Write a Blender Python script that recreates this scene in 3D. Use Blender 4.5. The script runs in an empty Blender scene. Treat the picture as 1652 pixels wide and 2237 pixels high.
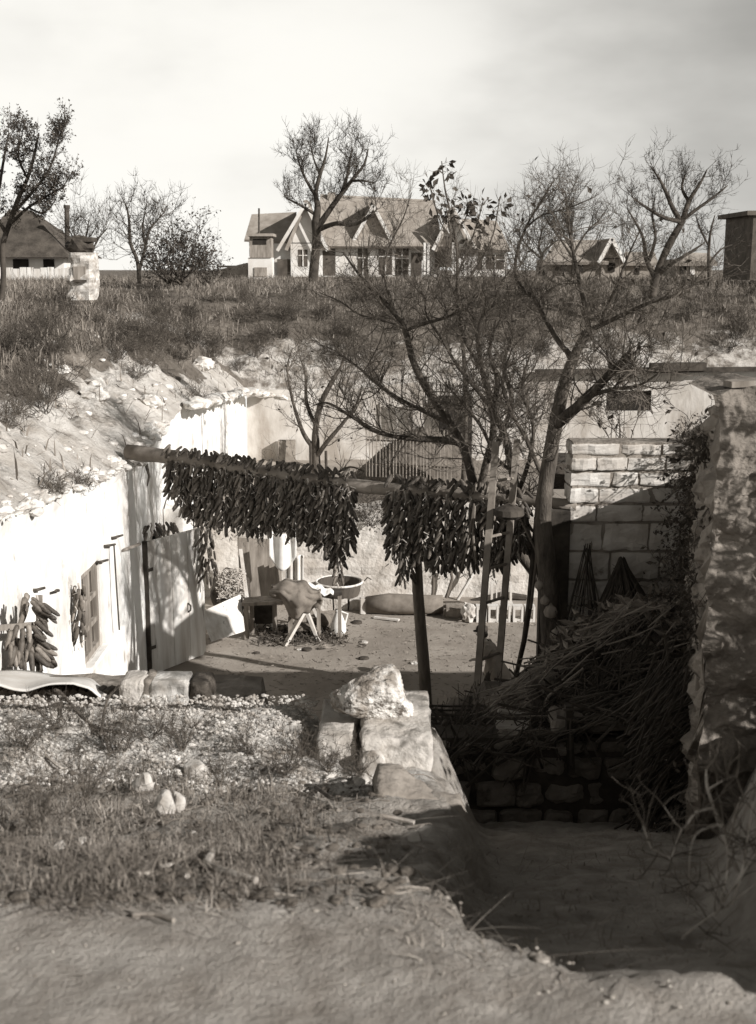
import bpy, bmesh, math, random
import numpy as np
from mathutils import Vector, Matrix, noise
sc = bpy.context.scene
R = math.radians
rnd = random.Random(7)

# ------------------------------------------------------------------ camera, sky, sun, exposure
EYE = Vector((0, 0, 1.6)); PITCH = R(11.5); FPX = 2600.0
cam_d = bpy.data.cameras.new('camera'); cam = bpy.data.objects.new('camera', cam_d); sc.collection.objects.link(cam)
cam.location = EYE; cam.rotation_euler = (R(90) - PITCH, 0, 0)
cam_d.sensor_fit = 'VERTICAL'; cam_d.sensor_height = 90.34; cam_d.sensor_width = 66.7; cam_d.lens = 105
cam_d.clip_start = 0.05; cam_d.clip_end = 6000
cam_d.dof.use_dof = True; cam_d.dof.focus_distance = 15.0; cam_d.dof.aperture_fstop = 11.0
sc.camera = cam

SUN = Vector((-1.5, 1.0, -0.89)).normalized()          # the way the light travels
SUN_EL = math.asin(-SUN.z); SUN_AZ = math.atan2(-SUN.x, -SUN.y)
sun_d = bpy.data.lights.new('sun', 'SUN'); sun_d.energy = 4.6; sun_d.angle = R(0.6); sun_d.color = (1.0, 0.97, 0.94)
sun = bpy.data.objects.new('sun', sun_d); sc.collection.objects.link(sun)
sun.rotation_euler = SUN.to_track_quat('-Z', 'Y').to_euler()

world = bpy.data.worlds.new('World'); sc.world = world; world.use_nodes = True
wt = world.node_tree; wn = wt.nodes; wl = wt.links
for n in list(wn): wn.remove(n)
def wnode(t, **k):
    n = wn.new(t)
    for a, b in k.items(): setattr(n, a, b)
    return n
sky = wnode('ShaderNodeTexSky'); sky.sky_type = 'NISHITA'; sky.sun_disc = False
sky.sun_elevation = SUN_EL; sky.sun_rotation = SUN_AZ; sky.air_density = 1.0; sky.dust_density = 2.5; sky.ozone_density = 1.0
bw = wnode('ShaderNodeRGBToBW'); wl.new(sky.outputs[0], bw.inputs[0])
tc = wnode('ShaderNodeTexCoord')
sp0 = wnode('ShaderNodeSeparateXYZ'); wl.new(tc.outputs['Generated'], sp0.inputs[0]); cb0 = wnode('ShaderNodeCombineXYZ')
mx0 = wnode('ShaderNodeMath', operation='MAXIMUM'); wl.new(sp0.outputs[2], mx0.inputs[0]); mx0.inputs[1].default_value = .10    # haze evens out the last degrees above the horizon
wl.new(sp0.outputs[0], cb0.inputs[0]); wl.new(sp0.outputs[1], cb0.inputs[1]); wl.new(mx0.outputs[0], cb0.inputs[2]); wl.new(cb0.outputs[0], sky.inputs['Vector'])
mp = wnode('ShaderNodeMapping'); mp.inputs['Scale'].default_value = (2.2, 2.2, 5.0); wl.new(tc.outputs['Generated'], mp.inputs[0])
ns = wnode('ShaderNodeTexNoise'); ns.inputs['Scale'].default_value = 1.6; ns.inputs['Detail'].default_value = 5; ns.inputs['Roughness'].default_value = 0.5
wl.new(mp.outputs[0], ns.inputs[0])
sep = wnode('ShaderNodeSeparateXYZ'); wl.new(tc.outputs['Generated'], sep.inputs[0])
# cloud deck: thin bright haze low over the fields, greyer and thicker towards the east (+X); unseen sky overhead dimmed to hold shadows dark
def wmath(op, a, b=None, c=None):
    n = wnode('ShaderNodeMath', operation=op)
    for i, s in enumerate((a, b, c)):
        if s is None: continue
        if isinstance(s, (int, float)): n.inputs[i].default_value = s
        else: wl.new(s, n.inputs[i])
    return n.outputs[0]
def wrange(val, a, b, c, d):
    n = wnode('ShaderNodeMapRange'); n.interpolation_type = 'SMOOTHSTEP'
    wl.new(val, n.inputs[0])
    for i, q in enumerate((a, b, c, d)): n.inputs[i + 1].default_value = q
    return n.outputs[0]
east = wrange(sep.outputs[0], -0.12, 0.36, 1.0, 0.5)
high = wrange(sep.outputs[2], 0.22, 0.6, 1.0, 0.26)
mott = wrange(ns.outputs[0], 0.32, 0.68, 0.73, 1.1)
SKY_GAIN = 2.3
val = wmath('MULTIPLY', wmath('MULTIPLY', wmath('MULTIPLY', bw.outputs[0], east), wmath('MULTIPLY', high, mott)), SKY_GAIN)
val = wmath('SMOOTH_MIN', val, 7.0, 2.5)
cmb = wnode('ShaderNodeCombineColor')
wl.new(wmath('MULTIPLY', val, 1.02), cmb.inputs[0]); wl.new(wmath('MULTIPLY', val, 1.0), cmb.inputs[1]); wl.new(wmath('MULTIPLY', val, 0.945), cmb.inputs[2])
bg = wnode('ShaderNodeBackground'); bg.inputs['Strength'].default_value = 0.1; wl.new(cmb.outputs[0], bg.inputs[0])
wo = wnode('ShaderNodeOutputWorld'); wl.new(bg.outputs[0], wo.inputs[0])
sc.view_settings.view_transform = 'Standard'; sc.view_settings.look = 'None'; sc.view_settings.gamma = 1.0
sc.view_settings.exposure = 0.5

# ------------------------------------------------------------------ turning photo points into real places
def ray(u, v):
    a = (u - 826) / FPX; b = -(v - 1118.5) / FPX
    return Vector((a, math.cos(PITCH) + b * math.sin(PITCH), -math.sin(PITCH) + b * math.cos(PITCH)))
def P(u, v, y): d = ray(u, v); return EYE + d * (y / d.y)
def PZ(u, v, z): d = ray(u, v); return EYE + d * ((z - EYE.z) / d.z)
def PX(u, v, x): d = ray(u, v); return EYE + d * (x / d.x)
FLOOR = -4.4
def F(u, v): return PZ(u, v, FLOOR)
def lerp(a, b, t): return a + (b - a) * t
def interp(pts, x): return float(np.interp(x, [p[0] for p in pts], [p[1] for p in pts]))
def sstep(a, b, x):
    t = min(1, max(0, (x - a) / (b - a))); return t * t * (3 - 2 * t)
def fb(x, y, z=0.0, o=4): return noise.fractal(Vector((x, y, z)), 0.9, 2.1, o)

# ------------------------------------------------------------------ materials
def tone(v):
    """a grey of albedo v with the warm cast of a sepia print, stronger in the darks"""
    k = max(0.0, 1 - v / 0.75)
    return (v * (1.015 + 0.17 * k), v, v * (0.96 - 0.15 * k), 1)
def mat(name, a, b, scale=6, detail=8, rough=0.92, bump=0.35, bscale=None, bdist=0.02, stretch=(1, 1, 1), lo=0.35, hi=0.65, spot=None, coat=0.0, droughness=0.6):
    m = bpy.data.materials.new(name); m.use_nodes = True
    t = m.node_tree; N = t.nodes; L = t.links
    bs = N['Principled BSDF']; bs.inputs['Roughness'].default_value = rough
    bs.inputs['Specular IOR Level'].default_value = 0.25
    co = N.new('ShaderNodeTexCoord'); ma = N.new('ShaderNodeMapping'); ma.inputs['Scale'].default_value = stretch
    L.new(co.outputs['Object'], ma.inputs[0])
    n1 = N.new('ShaderNodeTexNoise'); n1.inputs['Scale'].default_value = scale; n1.inputs['Detail'].default_value = detail; n1.inputs['Roughness'].default_value = droughness
    L.new(ma.outputs[0], n1.inputs[0])
    cr = N.new('ShaderNodeValToRGB'); cr.color_ramp.elements[0].position = lo; cr.color_ramp.elements[1].position = hi
    cr.color_ramp.elements[0].color = tone(a); cr.color_ramp.elements[1].color = tone(b)
    L.new(n1.outputs[0], cr.inputs[0]); col = cr.outputs[0]
    if spot:                                               # (albedo, scale, threshold) blotches of another tone
        n3 = N.new('ShaderNodeTexNoise'); n3.inputs['Scale'].default_value = spot[1]; n3.inputs['Detail'].default_value = 6; n3.inputs['Roughness'].default_value = 0.65
        L.new(ma.outputs[0], n3.inputs[0])
        c3 = N.new('ShaderNodeValToRGB'); c3.color_ramp.elements[0].position = spot[2]; c3.color_ramp.elements[1].position = spot[2] + 0.1
        L.new(n3.outputs[0], c3.inputs[0])
        mx = N.new('ShaderNodeMix'); mx.data_type = 'RGBA'
        L.new(c3.outputs[0], mx.inputs[0]); L.new(col, mx.inputs[6]); mx.inputs[7].default_value = tone(spot[0]); col = mx.outputs[2]
    L.new(col, bs.inputs['Base Color'])
    if bump:
        n2 = N.new('ShaderNodeTexNoise'); n2.inputs['Scale'].default_value = bscale or scale * 4; n2.inputs['Detail'].default_value = 8
        L.new(ma.outputs[0], n2.inputs[0])
        bp = N.new('ShaderNodeBump'); bp.inputs['Strength'].default_value = bump; bp.inputs['Distance'].default_value = bdist
        L.new(n2.outputs[0], bp.inputs['Height']); L.new(bp.outputs[0], bs.inputs['Normal'])
    return m
def mat_mask(name, m1, m2, attr='chalk', pits=.12):
    """mix of two tone ranges by a mesh attribute broken up with noise: (a, b, scale) each"""
    m = bpy.data.materials.new(name); m.use_nodes = True
    t = m.node_tree; N = t.nodes; L = t.links; bs = N['Principled BSDF']; bs.inputs['Roughness'].default_value = 0.95; bs.inputs['Specular IOR Level'].default_value = 0.15
    co = N.new('ShaderNodeTexCoord')
    def rng(a, b, s, st=(1, 1, 1), lo=.32, hi=.68):
        ma = N.new('ShaderNodeMapping'); ma.inputs['Scale'].default_value = st; L.new(co.outputs['Object'], ma.inputs[0])
        n = N.new('ShaderNodeTexNoise'); n.inputs['Scale'].default_value = s; n.inputs['Detail'].default_value = 9; n.inputs['Roughness'].default_value = .68; L.new(ma.outputs[0], n.inputs[0])
        c = N.new('ShaderNodeValToRGB'); c.color_ramp.elements[0].position = lo; c.color_ramp.elements[1].position = hi
        c.color_ramp.elements[0].color = tone(a); c.color_ramp.elements[1].color = tone(b); L.new(n.outputs[0], c.inputs[0]); return c.outputs[0], n.outputs[0]
    c1, h1 = rng(*m1); c2, h2 = rng(*m2)
    n4 = N.new('ShaderNodeTexNoise'); n4.inputs['Scale'].default_value = 1.5; n4.inputs['Detail'].default_value = 9; n4.inputs['Roughness'].default_value = .72; L.new(co.outputs['Object'], n4.inputs[0])
    r4 = N.new('ShaderNodeMapRange'); L.new(n4.outputs[0], r4.inputs[0]); r4.inputs[1].default_value = .55; r4.inputs[2].default_value = .66
    m4 = N.new('ShaderNodeMix'); m4.data_type = 'RGBA'; L.new(r4.outputs[0], m4.inputs[0]); L.new(c2, m4.inputs[6]); m4.inputs[7].default_value = tone(pits); c2 = m4.outputs[2]
    at = N.new('ShaderNodeAttribute'); at.attribute_name = attr
    nb = N.new('ShaderNodeTexNoise'); nb.inputs['Scale'].default_value = 2.4; nb.inputs['Detail'].default_value = 8; nb.inputs['Roughness'].default_value = .7; L.new(co.outputs['Object'], nb.inputs[0])
    ad = N.new('ShaderNodeMath'); ad.operation = 'MULTIPLY_ADD'; L.new(nb.outputs[0], ad.inputs[0]); ad.inputs[1].default_value = 1.3; L.new(at.outputs['Fac'], ad.inputs[2])
    rp = N.new('ShaderNodeMapRange'); L.new(ad.outputs[0], rp.inputs[0]); rp.inputs[1].default_value = 1.05; rp.inputs[2].default_value = 1.25
    mx = N.new('ShaderNodeMix'); mx.data_type = 'RGBA'; L.new(rp.outputs[0], mx.inputs[0]); L.new(c1, mx.inputs[6]); L.new(c2, mx.inputs[7]); L.new(mx.outputs[2], bs.inputs['Base Color'])
    nf = N.new('ShaderNodeTexNoise'); nf.inputs['Scale'].default_value = 9; nf.inputs['Detail'].default_value = 10; nf.inputs['Roughness'].default_value = .7; L.new(co.outputs['Object'], nf.inputs[0])
    ng_ = N.new('ShaderNodeTexNoise'); ng_.inputs['Scale'].default_value = 70; ng_.inputs['Detail'].default_value = 6; L.new(co.outputs['Object'], ng_.inputs[0])
    am = N.new('ShaderNodeMath'); am.operation = 'MULTIPLY_ADD'; L.new(ng_.outputs[0], am.inputs[0]); am.inputs[1].default_value = .22; L.new(nf.outputs[0], am.inputs[2])
    bp = N.new('ShaderNodeBump'); bp.inputs['Strength'].default_value = 1.0; bp.inputs['Distance'].default_value = .07; L.new(am.outputs[0], bp.inputs['Height']); L.new(bp.outputs[0], bs.inputs['Normal'])
    return m
M = {}
M['hill'] = mat_mask('scrub_and_chalk', (.07, .20, 1.6), (.34, .60, 2.2), pits=.13)
M['bank'] = mat_mask('soil_and_rubble', (.21, .47, 4.4), (.40, .66, 22), pits=.30)
M['yard'] = mat('trodden_earth', .20, .30, 1.2, bump=.5, bscale=30, bdist=.02, spot=(.15, 5, .6))
M['limewash'] = mat('limewash', .50, .80, 1.4, bump=.6, bscale=9, bdist=.03, stretch=(1, 1, .75), lo=.3, hi=.55, spot=(.36, 2.2, .60))
M['limewash_old'] = mat('weathered_limewash', .28, .60, 1.1, bump=.5, bscale=10, bdist=.03, stretch=(1, 1, .5), spot=(.28, 1.7, .62))
M['plaster'] = mat('rough_grey_plaster', .34, .56, 2.2, bump=.8, bscale=16, bdist=.03, spot=(.26, 4, .62))
M['chalk'] = mat('chalk_stone', .36, .70, 4, bump=.8, bscale=12, bdist=.03, spot=(.16, 3.2, .58))
M['ashlar'] = mat('limestone_blocks', .38, .60, 3.2, bump=.6, bscale=22, bdist=.012, spot=(.17, 5, .62))
M['mortar'] = mat('dark_joint', .05, .09, 8)
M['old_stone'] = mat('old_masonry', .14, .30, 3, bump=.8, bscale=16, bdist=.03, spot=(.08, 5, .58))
M['rough_wall'] = mat('rough_rubble_wall', .08, .26, 2.0, bump=1, bscale=11, bdist=.05, stretch=(1, 1, 1.6), lo=.3, hi=.7)
M['rock'] = mat('pale_rock', .22, .62, 5.5, bump=1, bscale=18, bdist=.05, lo=.42, hi=.56, spot=(.09, 8, .56))  # dark spots put shadow patches into the boulder's colour
M['log'] = mat('weathered_log', .13, .27, 3, bump=.6, bscale=10, bdist=.012, stretch=(1, 1, 1))
M['pole'] = mat('pole_wood', .07, .16, 4, bump=.5, bscale=16, bdist=.01, stretch=(3, 3, .4))
M['plank'] = mat('grey_planks', .42, .70, 2.0, bump=.5, bscale=10, bdist=.006, stretch=(3, 3, .35), lo=.32, hi=.62, spot=(.17, 2.6, .6))
M['board'] = mat('board_wood', .13, .30, 3, bump=.4, bscale=12, bdist=.006, stretch=(3, 3, .5))
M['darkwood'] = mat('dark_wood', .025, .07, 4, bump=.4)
M['palewood'] = mat('pale_wood', .40, .62, 4, bump=.3, bscale=16, bdist=.004)
M['bark'] = mat('bark', .035, .11, 6, bump=.9, bscale=26, bdist=.02, stretch=(2, 2, .6))
M['twig'] = mat('twig_bark', .06, .13, 6, bump=0)
M['farbark'] = mat('far_bark', .03, .075, 3, bump=0)
M['leaf'] = mat('dry_leaf', .035, .08, 5, bump=0)
M['cob'] = mat('maize_cob', .025, .12, 16, bump=.7, bscale=130, bdist=.006, rough=.55, lo=.3, hi=.7)
M['cob_pale'] = mat('maize_cob_pale', .13, .30, 16, bump=.7, bscale=130, bdist=.006, rough=.55)
M['cob_mid'] = mat('maize_cob_mid', .06, .19, 16, bump=.7, bscale=130, bdist=.006, rough=.55)
M['husk'] = mat('maize_husk', .26, .5, 20, bump=.2)
M['straw'] = mat('straw', .13, .32, 1.5, bump=0)
M['straw_dark'] = mat('dead_grass', .07, .19, .8, bump=0)
M['brush'] = mat('brushwood', .025, .10, 3, bump=0)
M['cornstalk'] = mat('dry_stalks', .09, .26, 3, bump=0)
M['cloth_white'] = mat('white_cloth', .62, .8, 3, bump=.2, bscale=60, bdist=.003)
M['canvas'] = mat('canvas', .5, .68, 2.4, bump=.4, bscale=8, bdist=.02)
M['sack'] = mat('brown_cloth', .12, .20, 6, bump=.4, bscale=90, bdist=.004)
M['iron'] = mat('rusty_iron', .03, .08, 8, rough=.7)
M['grit'] = mat('grit', .14, .40, 30, bump=0)
M['farpane'] = mat('far_window', .05, .09, 2, bump=0)
M['tub'] = mat('old_tub', .035, .08, 4, rough=.75, stretch=(1, 1, .4))
M['roof'] = mat('old_roof', .19, .31, 1.2, bump=.4, bscale=4, bdist=.05)
M['thatch'] = mat('thatch', .035, .09, 1.5, bump=.6, bscale=8, bdist=.06)
M['farwhite'] = mat('house_limewash', .46, .72, .6, bump=.2)
M['farwall'] = mat('dull_house_wall', .18, .30, .6, bump=.2)
M['dark'] = mat('dark_opening', .012, .03, 2, bump=0)
M['glass'] = mat('window_glass', .03, .06, 2, bump=0, rough=.15)
M['coat'] = mat('child_coat', .16, .24, 6, bump=.4, bscale=60, bdist=.004)
M['darkcloth'] = mat('dark_cloth', .02, .045, 6, bump=.2)
M['skin'] = mat('skin', .30, .36, 6, bump=0, rough=.6)
M['bleached'] = mat('bleached_stem', .16, .44, 14, bump=.8, bscale=60, bdist=.004)
M['brick'] = mat('dark_brick', .06, .11, 3, bump=.4)
M['heap'] = mat('earth_heap', .06, .15, 3.4, bump=.8, bscale=14, bdist=.04)
M['rubble'] = mat('rubble_stone', .22, .62, 7, bump=.5)

# ------------------------------------------------------------------ mesh helpers
C = sc.collection
class MB:
    def __init__(s): s.v = []; s.f = []
    def add(s, vs, fs):
        o = len(s.v); s.v += [tuple(p) for p in vs]; s.f += [tuple(i + o for i in f) for f in fs]; return s
    def box(s, c, size, rot=None, taper=1.0):
        hx, hy, hz = (q / 2 for q in size); vs = []
        for z in (-1, 1):
            k = taper if z > 0 else 1
            for x, y in ((-1, -1), (1, -1), (1, 1), (-1, 1)):
                p = Vector((x * hx * k, y * hy * k, z * hz)); vs.append((rot @ p if rot else p) + Vector(c))
        return s.add(vs, [(0, 3, 2, 1), (4, 5, 6, 7), (0, 1, 5, 4), (1, 2, 6, 5), (2, 3, 7, 6), (3, 0, 4, 7)])
    def span(s, a, b): return s.box([(p + q) / 2 for p, q in zip(a, b)], [abs(q - p) for p, q in zip(a, b)])
    def beam(s, a, b, w, d=None, up=Vector((0, 0, 1))):
        a = Vector(a); b = Vector(b); z = (b - a); L = z.length; z = z / L
        x = up.cross(z)
        if x.length < 1e-4: x = Vector((1, 0, 0)).cross(z)
        x.normalize(); y = z.cross(x); rot = Matrix((x, y, z)).transposed()
        return s.box((a + b) / 2, (w, d or w, L), rot)
    def tube(s, pts, rad, seg=6, cap=True, wob=0.0):
        pts = [Vector(p) for p in pts]; n = len(pts)
        if not isinstance(rad, (list, tuple)): rad = [rad] * n
        vs = []; nrm = None
        for i, p in enumerate(pts):
            t = (pts[min(i + 1, n - 1)] - pts[max(i - 1, 0)])
            t = t.normalized() if t.length > 1e-9 else Vector((0, 0, 1))
            if nrm is None: nrm = t.orthogonal().normalized()
            nrm = nrm - t * nrm.dot(t)
            nrm = nrm.normalized() if nrm.length > 1e-6 else t.orthogonal().normalized()
            bn = t.cross(nrm)
            for k in range(seg):
                a = 2 * math.pi * k / seg; r = rad[i] * (1 + (rnd.uniform(-wob, wob) if wob else 0))
                vs.append(p + nrm * (math.cos(a) * r) + bn * (math.sin(a) * r))
        fs = [(i * seg + k, i * seg + (k + 1) % seg, (i + 1) * seg + (k + 1) % seg, (i + 1) * seg + k) for i in range(n - 1) for k in range(seg)]
        if cap: fs += [tuple(range(seg - 1, -1, -1)), tuple(range((n - 1) * seg, n * seg))]
        return s.add(vs, fs)
    def lathe(s, prof, c=(0, 0, 0), seg=16):
        vs = []; c = Vector(c)
        for r, z in prof:
            for k in range(seg):
                a = 2 * math.pi * k / seg; vs.append(c + Vector((r * math.cos(a), r * math.sin(a), z)))
        n = len(prof)
        return s.add(vs, [(i * seg + k, i * seg + (k + 1) % seg, (i + 1) * seg + (k + 1) % seg, (i + 1) * seg + k) for i in range(n - 1) for k in range(seg)] + [tuple(range(seg - 1, -1, -1)), tuple(range((n - 1) * seg, n * seg))])
    def grid(s, nu, nv, fn, skip=None):
        vs = [fn(i, j) for j in range(nv) for i in range(nu)]
        return s.add(vs, [(j * nu + i, j * nu + i + 1, (j + 1) * nu + i + 1, (j + 1) * nu + i) for j in range(nv - 1) for i in range(nu - 1) if not (skip and skip(i, j))])
    def chunk(s, c, size, seed=0, sub=3, planes=11, rough=.04):
        """broken stone: a ball cut by random planes"""
        r_ = random.Random(seed); ns_ = [(Vector((r_.gauss(0, 1), r_.gauss(0, 1), r_.gauss(0, 1))).normalized(), r_.uniform(.62, .9)) for _ in range(planes)]
        b = bmesh.new(); bmesh.ops.create_icosphere(b, subdivisions=sub, radius=1.0); vs = []
        for q in b.verts:
            k = min([1.0] + [h / q.co.dot(n) for n, h in ns_ if q.co.dot(n) > .05]); k *= 1 + rough * noise.fractal(q.co * 3 + Vector((seed * 3.1, 0, 0)), .9, 2, 4)
            vs.append(Vector(c) + Vector((q.co.x * size[0], q.co.y * size[1], q.co.z * size[2])) * k)
        fs = [tuple(q.index for q in f.verts) for f in b.faces]; b.free(); return s.add(vs, fs)
    def rblock(s, a, b, e=.02, n=7, amp=.012, seed=0, sides='fblrt'):
        """worn squared stone between corners a and b: rounded edges, uneven faces"""
        def rc(i, j, k):
            p = [lerp(a[0], b[0], i), lerp(a[1], b[1], j), lerp(a[2], b[2], k)]; q = [min(max(p[m], a[m] + e), b[m] - e) for m in range(3)]; d = Vector((p[0] - q[0], p[1] - q[1], p[2] - q[2]))
            if d.length > e: d = d.normalized() * e
            v = Vector(q) + d; w = noise.fractal(v * 6 + Vector((seed, 0, 0)), .9, 2, 5) * amp; return v + Vector((w, w, w * .6))
        t = lambda i: i / (n - 1)
        s.grid(n, n, lambda i, j: rc(t(i), 0, t(j))); s.grid(n, n, lambda i, j: rc(1, t(i), t(j))); s.grid(n, n, lambda i, j: rc(t(i), t(j), 1)); s.grid(n, n, lambda i, j: rc(0, 1 - t(i), t(j))); s.grid(n, n, lambda i, j: rc(1 - t(i), 1, t(j))); return s.grid(n, n, lambda i, j: rc(t(i), 1 - t(j), 0))
    def prism(s, poly, d):
        """poly: list of points in a plane, extruded by vector d"""
        n = len(poly); d = Vector(d); vs = [Vector(p) for p in poly] + [Vector(p) + d for p in poly]
        return s.add(vs, [tuple(range(n)), tuple(range(2 * n - 1, n - 1, -1))] + [(i, i + n, (i + 1) % n + n, (i + 1) % n) for i in range(n)])
    def blob(s, c, size, sub=2, amp=0.25, fr=1.6, seed=0):
        b = bmesh.new(); bmesh.ops.create_icosphere(b, subdivisions=sub, radius=1.0)
        vs = []
        for q in b.verts:
            k = 1 + amp * noise.fractal(q.co * fr + Vector((seed * 7.3, seed * 3.1, seed)), 1.0, 2.0, 4)
            vs.append(Vector(c) + Vector((q.co.x * size[0], q.co.y * size[1], q.co.z * size[2])) * k)
        fs = [tuple(q.index for q in f.verts) for f in b.faces]; b.free()
        return s.add(vs, fs)
def parent_to(o, parent):
    o.parent = parent
    o.matrix_parent_inverse = Matrix.Identity(4)
def obj(name, mb, m, parent=None, origin=None, smooth=False, bevel=0, label=None):
    """one mesh object built in world coordinates; its origin moves to its parent (or its base)"""
    top = parent is None
    if origin is None:
        if parent is not None: origin = world_loc(parent)
        else:
            a = np.array(mb.v); origin = Vector(((a[:, 0].min() + a[:, 0].max()) / 2, (a[:, 1].min() + a[:, 1].max()) / 2, a[:, 2].min()))
    origin = Vector(origin)
    vs = (np.array(mb.v, dtype=float) - np.array(origin)).tolist()
    me = bpy.data.meshes.new(name); me.from_pydata(vs, [], mb.f); me.update()
    if bevel:
        b = bmesh.new(); b.from_mesh(me); bmesh.ops.bevel(b, geom=list(b.edges), offset=bevel, segments=2, affect='EDGES', clamp_overlap=True); b.to_mesh(me); b.free()
    if smooth:
        for p in me.polygons: p.use_smooth = True
    me.materials.append(m if not isinstance(m, str) else M[m])
    o = bpy.data.objects.new(name, me); C.objects.link(o)
    if parent is not None:
        parent_to(o, parent); o.location = origin - world_loc(parent)
    else: o.location = origin
    if label: o['label'] = label
    return o
def world_loc(o):
    p = Vector(o.location)
    while o.parent: o = o.parent; p = p + Vector(o.location)
    return p
def tag(o, label=None, cat=None, group=None, kind=None):
    for k, v in (('label', label), ('category', cat), ('group', group), ('kind', kind)):
        if v: o[k] = v
    return o
def thing(name, label, cat, loc, group=None):
    o = bpy.data.objects.new(name, None); o.empty_display_size = .1; C.objects.link(o); o.location = loc
    return tag(o, label, cat, group)
def copy_tree(o, parent=None):
    c = o.copy(); C.objects.link(c)
    if parent is not None: c.parent = parent
    for ch in [q for q in o.children]: copy_tree(ch, c)
    return c
def mesh_attr(o, name, vals):
    at = o.data.attributes.new(name, 'FLOAT', 'POINT'); at.data.foreach_set('value', np.array(vals, dtype=np.float32))
def smooth_pts(pts, k=4):
    out = []
    n = len(pts)
    for i in range(n - 1):
        p0, p1, p2, p3 = pts[max(i - 1, 0)], pts[i], pts[i + 1], pts[min(i + 2, n - 1)]
        for j in range(k):
            t = j / k
            out.append(.5 * ((2 * p1) + (p2 - p0) * t + (2 * p0 - 5 * p1 + 4 * p2 - p3) * t * t + (3 * p1 - p0 - 3 * p2 + p3) * t ** 3))
    out.append(pts[-1]); return out
# ------------------------------------------------------------------ terrain
WX, FY, RX = -3.42, 31.0, 11.0           # left wall, far facade, right limit of the sunken yards
def edge_left(y): return interp([(-12, 0), (2.6, 0), (6.5, -1.2), (9, -.72), (10.4, -.62), (16.6, -1.09), (18.5, -.95), (21, -.72), (26, -1.15), (31, -1.45)], y)
def edge_far(x): return interp([(-3.42, -1.45), (-1, -1.45), (1.5, -1.2), (4, -.95), (11, -.92)], x)
def hill(x, y):
    dx = max(0, WX - x) if x < 3 else max(0, x - RX)
    dy = max(0, y - FY)
    d = math.hypot(dx, dy)
    e = edge_left(min(y, FY)) if x <= WX else edge_far(min(max(x, WX), RX))
    if x <= WX and y > 8.3: e += .05 * fb(y * .9, 0, 41, 3) - .04 * max(0, fb(y * 2.7, 0, 43, 3))
    top = lerp(0.0, 1.1, sstep(3, 15, y))
    top += .18 * noise.noise(Vector((x * .05, y * .05, 3)))
    h = lerp(e, top, 1 - math.exp(-d / 2.3))
    near = min(1, d / .8) * math.exp(-max(0, math.hypot(x, y) - 60) / 60)
    rough = 1.0 if d < 7 else .45
    ck = near * (1 - sstep(1.5, 4.0, d)) if x <= WX and y <= FY else near * .4 * (1 - sstep(1, 2.5, d))
    if ck > .01: h += ck * (.30 * (abs(fb(x * .75, y * .75, 21, 4)) - .25) + .15 * (abs(fb(x * 2.0, y * 2.3, 25, 4)) - .2) + .06 * (abs(fb(x * 5, y * 5, 29, 3)) - .2))
    return h + near * rough * (.16 * fb(x * .55, y * .55, 1) + .05 * fb(x * 2.6, y * 2.6, 5, 3))
xs = [-3000, -1200, -500, -250, -130, -80, -55, -40, -30, -24, -20, -17] + list(np.arange(-15, -7.6, .2)) + list(np.arange(-7.5, WX - .01, .085)) + list(np.arange(WX, RX, .3)) + list(np.arange(RX, 16, .4)) + [17, 19, 22, 26, 32, 40, 60, 100, 200, 500, 1200, 3000]
ys = list(np.arange(-12, 8, .6)) + list(np.arange(8, 24, .1)) + list(np.arange(24, FY - .01, .2)) + list(np.arange(FY, 40, .25)) + list(np.arange(40, 60, 1)) + [62, 66, 70, 75, 80, 86, 95, 110, 140, 200, 350, 700, 1500, 3000]
mb = MB(); chalk = []
def hv(i, j):
    x, y = float(xs[i]), float(ys[j])
    d = math.hypot(max(0, WX - x), 0) if y < FY else 9
    z = hill(x, y)
    if x <= WX and y <= FY:
        c = 1.0 * (1 - sstep(.7, 2.0, d + 1.3 * fb(x * .4, y * .4, 9) + .45 * sstep(18, 26, y)))
        if y > 14 and d < .5: c = max(c, .8)
    else: c = .55 * (1 - sstep(.5, 2.2, (y - FY) + .8 * fb(x * .4, y * .4, 4))) if y >= FY else 0.0
    chalk.append(c); return (x, y, z)
mb.grid(len(xs), len(ys), hv, skip=lambda i, j: (xs[i] >= WX - 1e-4 and xs[i + 1] <= RX + .35 and ys[j + 1] <= FY + 1e-4) or (xs[i] >= RX - .3 and ys[j + 1] < 16.2 and ys[j] < FY))
hillo = obj('hill_terrain', mb, 'hill', origin=(0, 0, 0), smooth=True); hillo['kind'] = 'structure'
mesh_attr(hillo, 'chalk', chalk)

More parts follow.
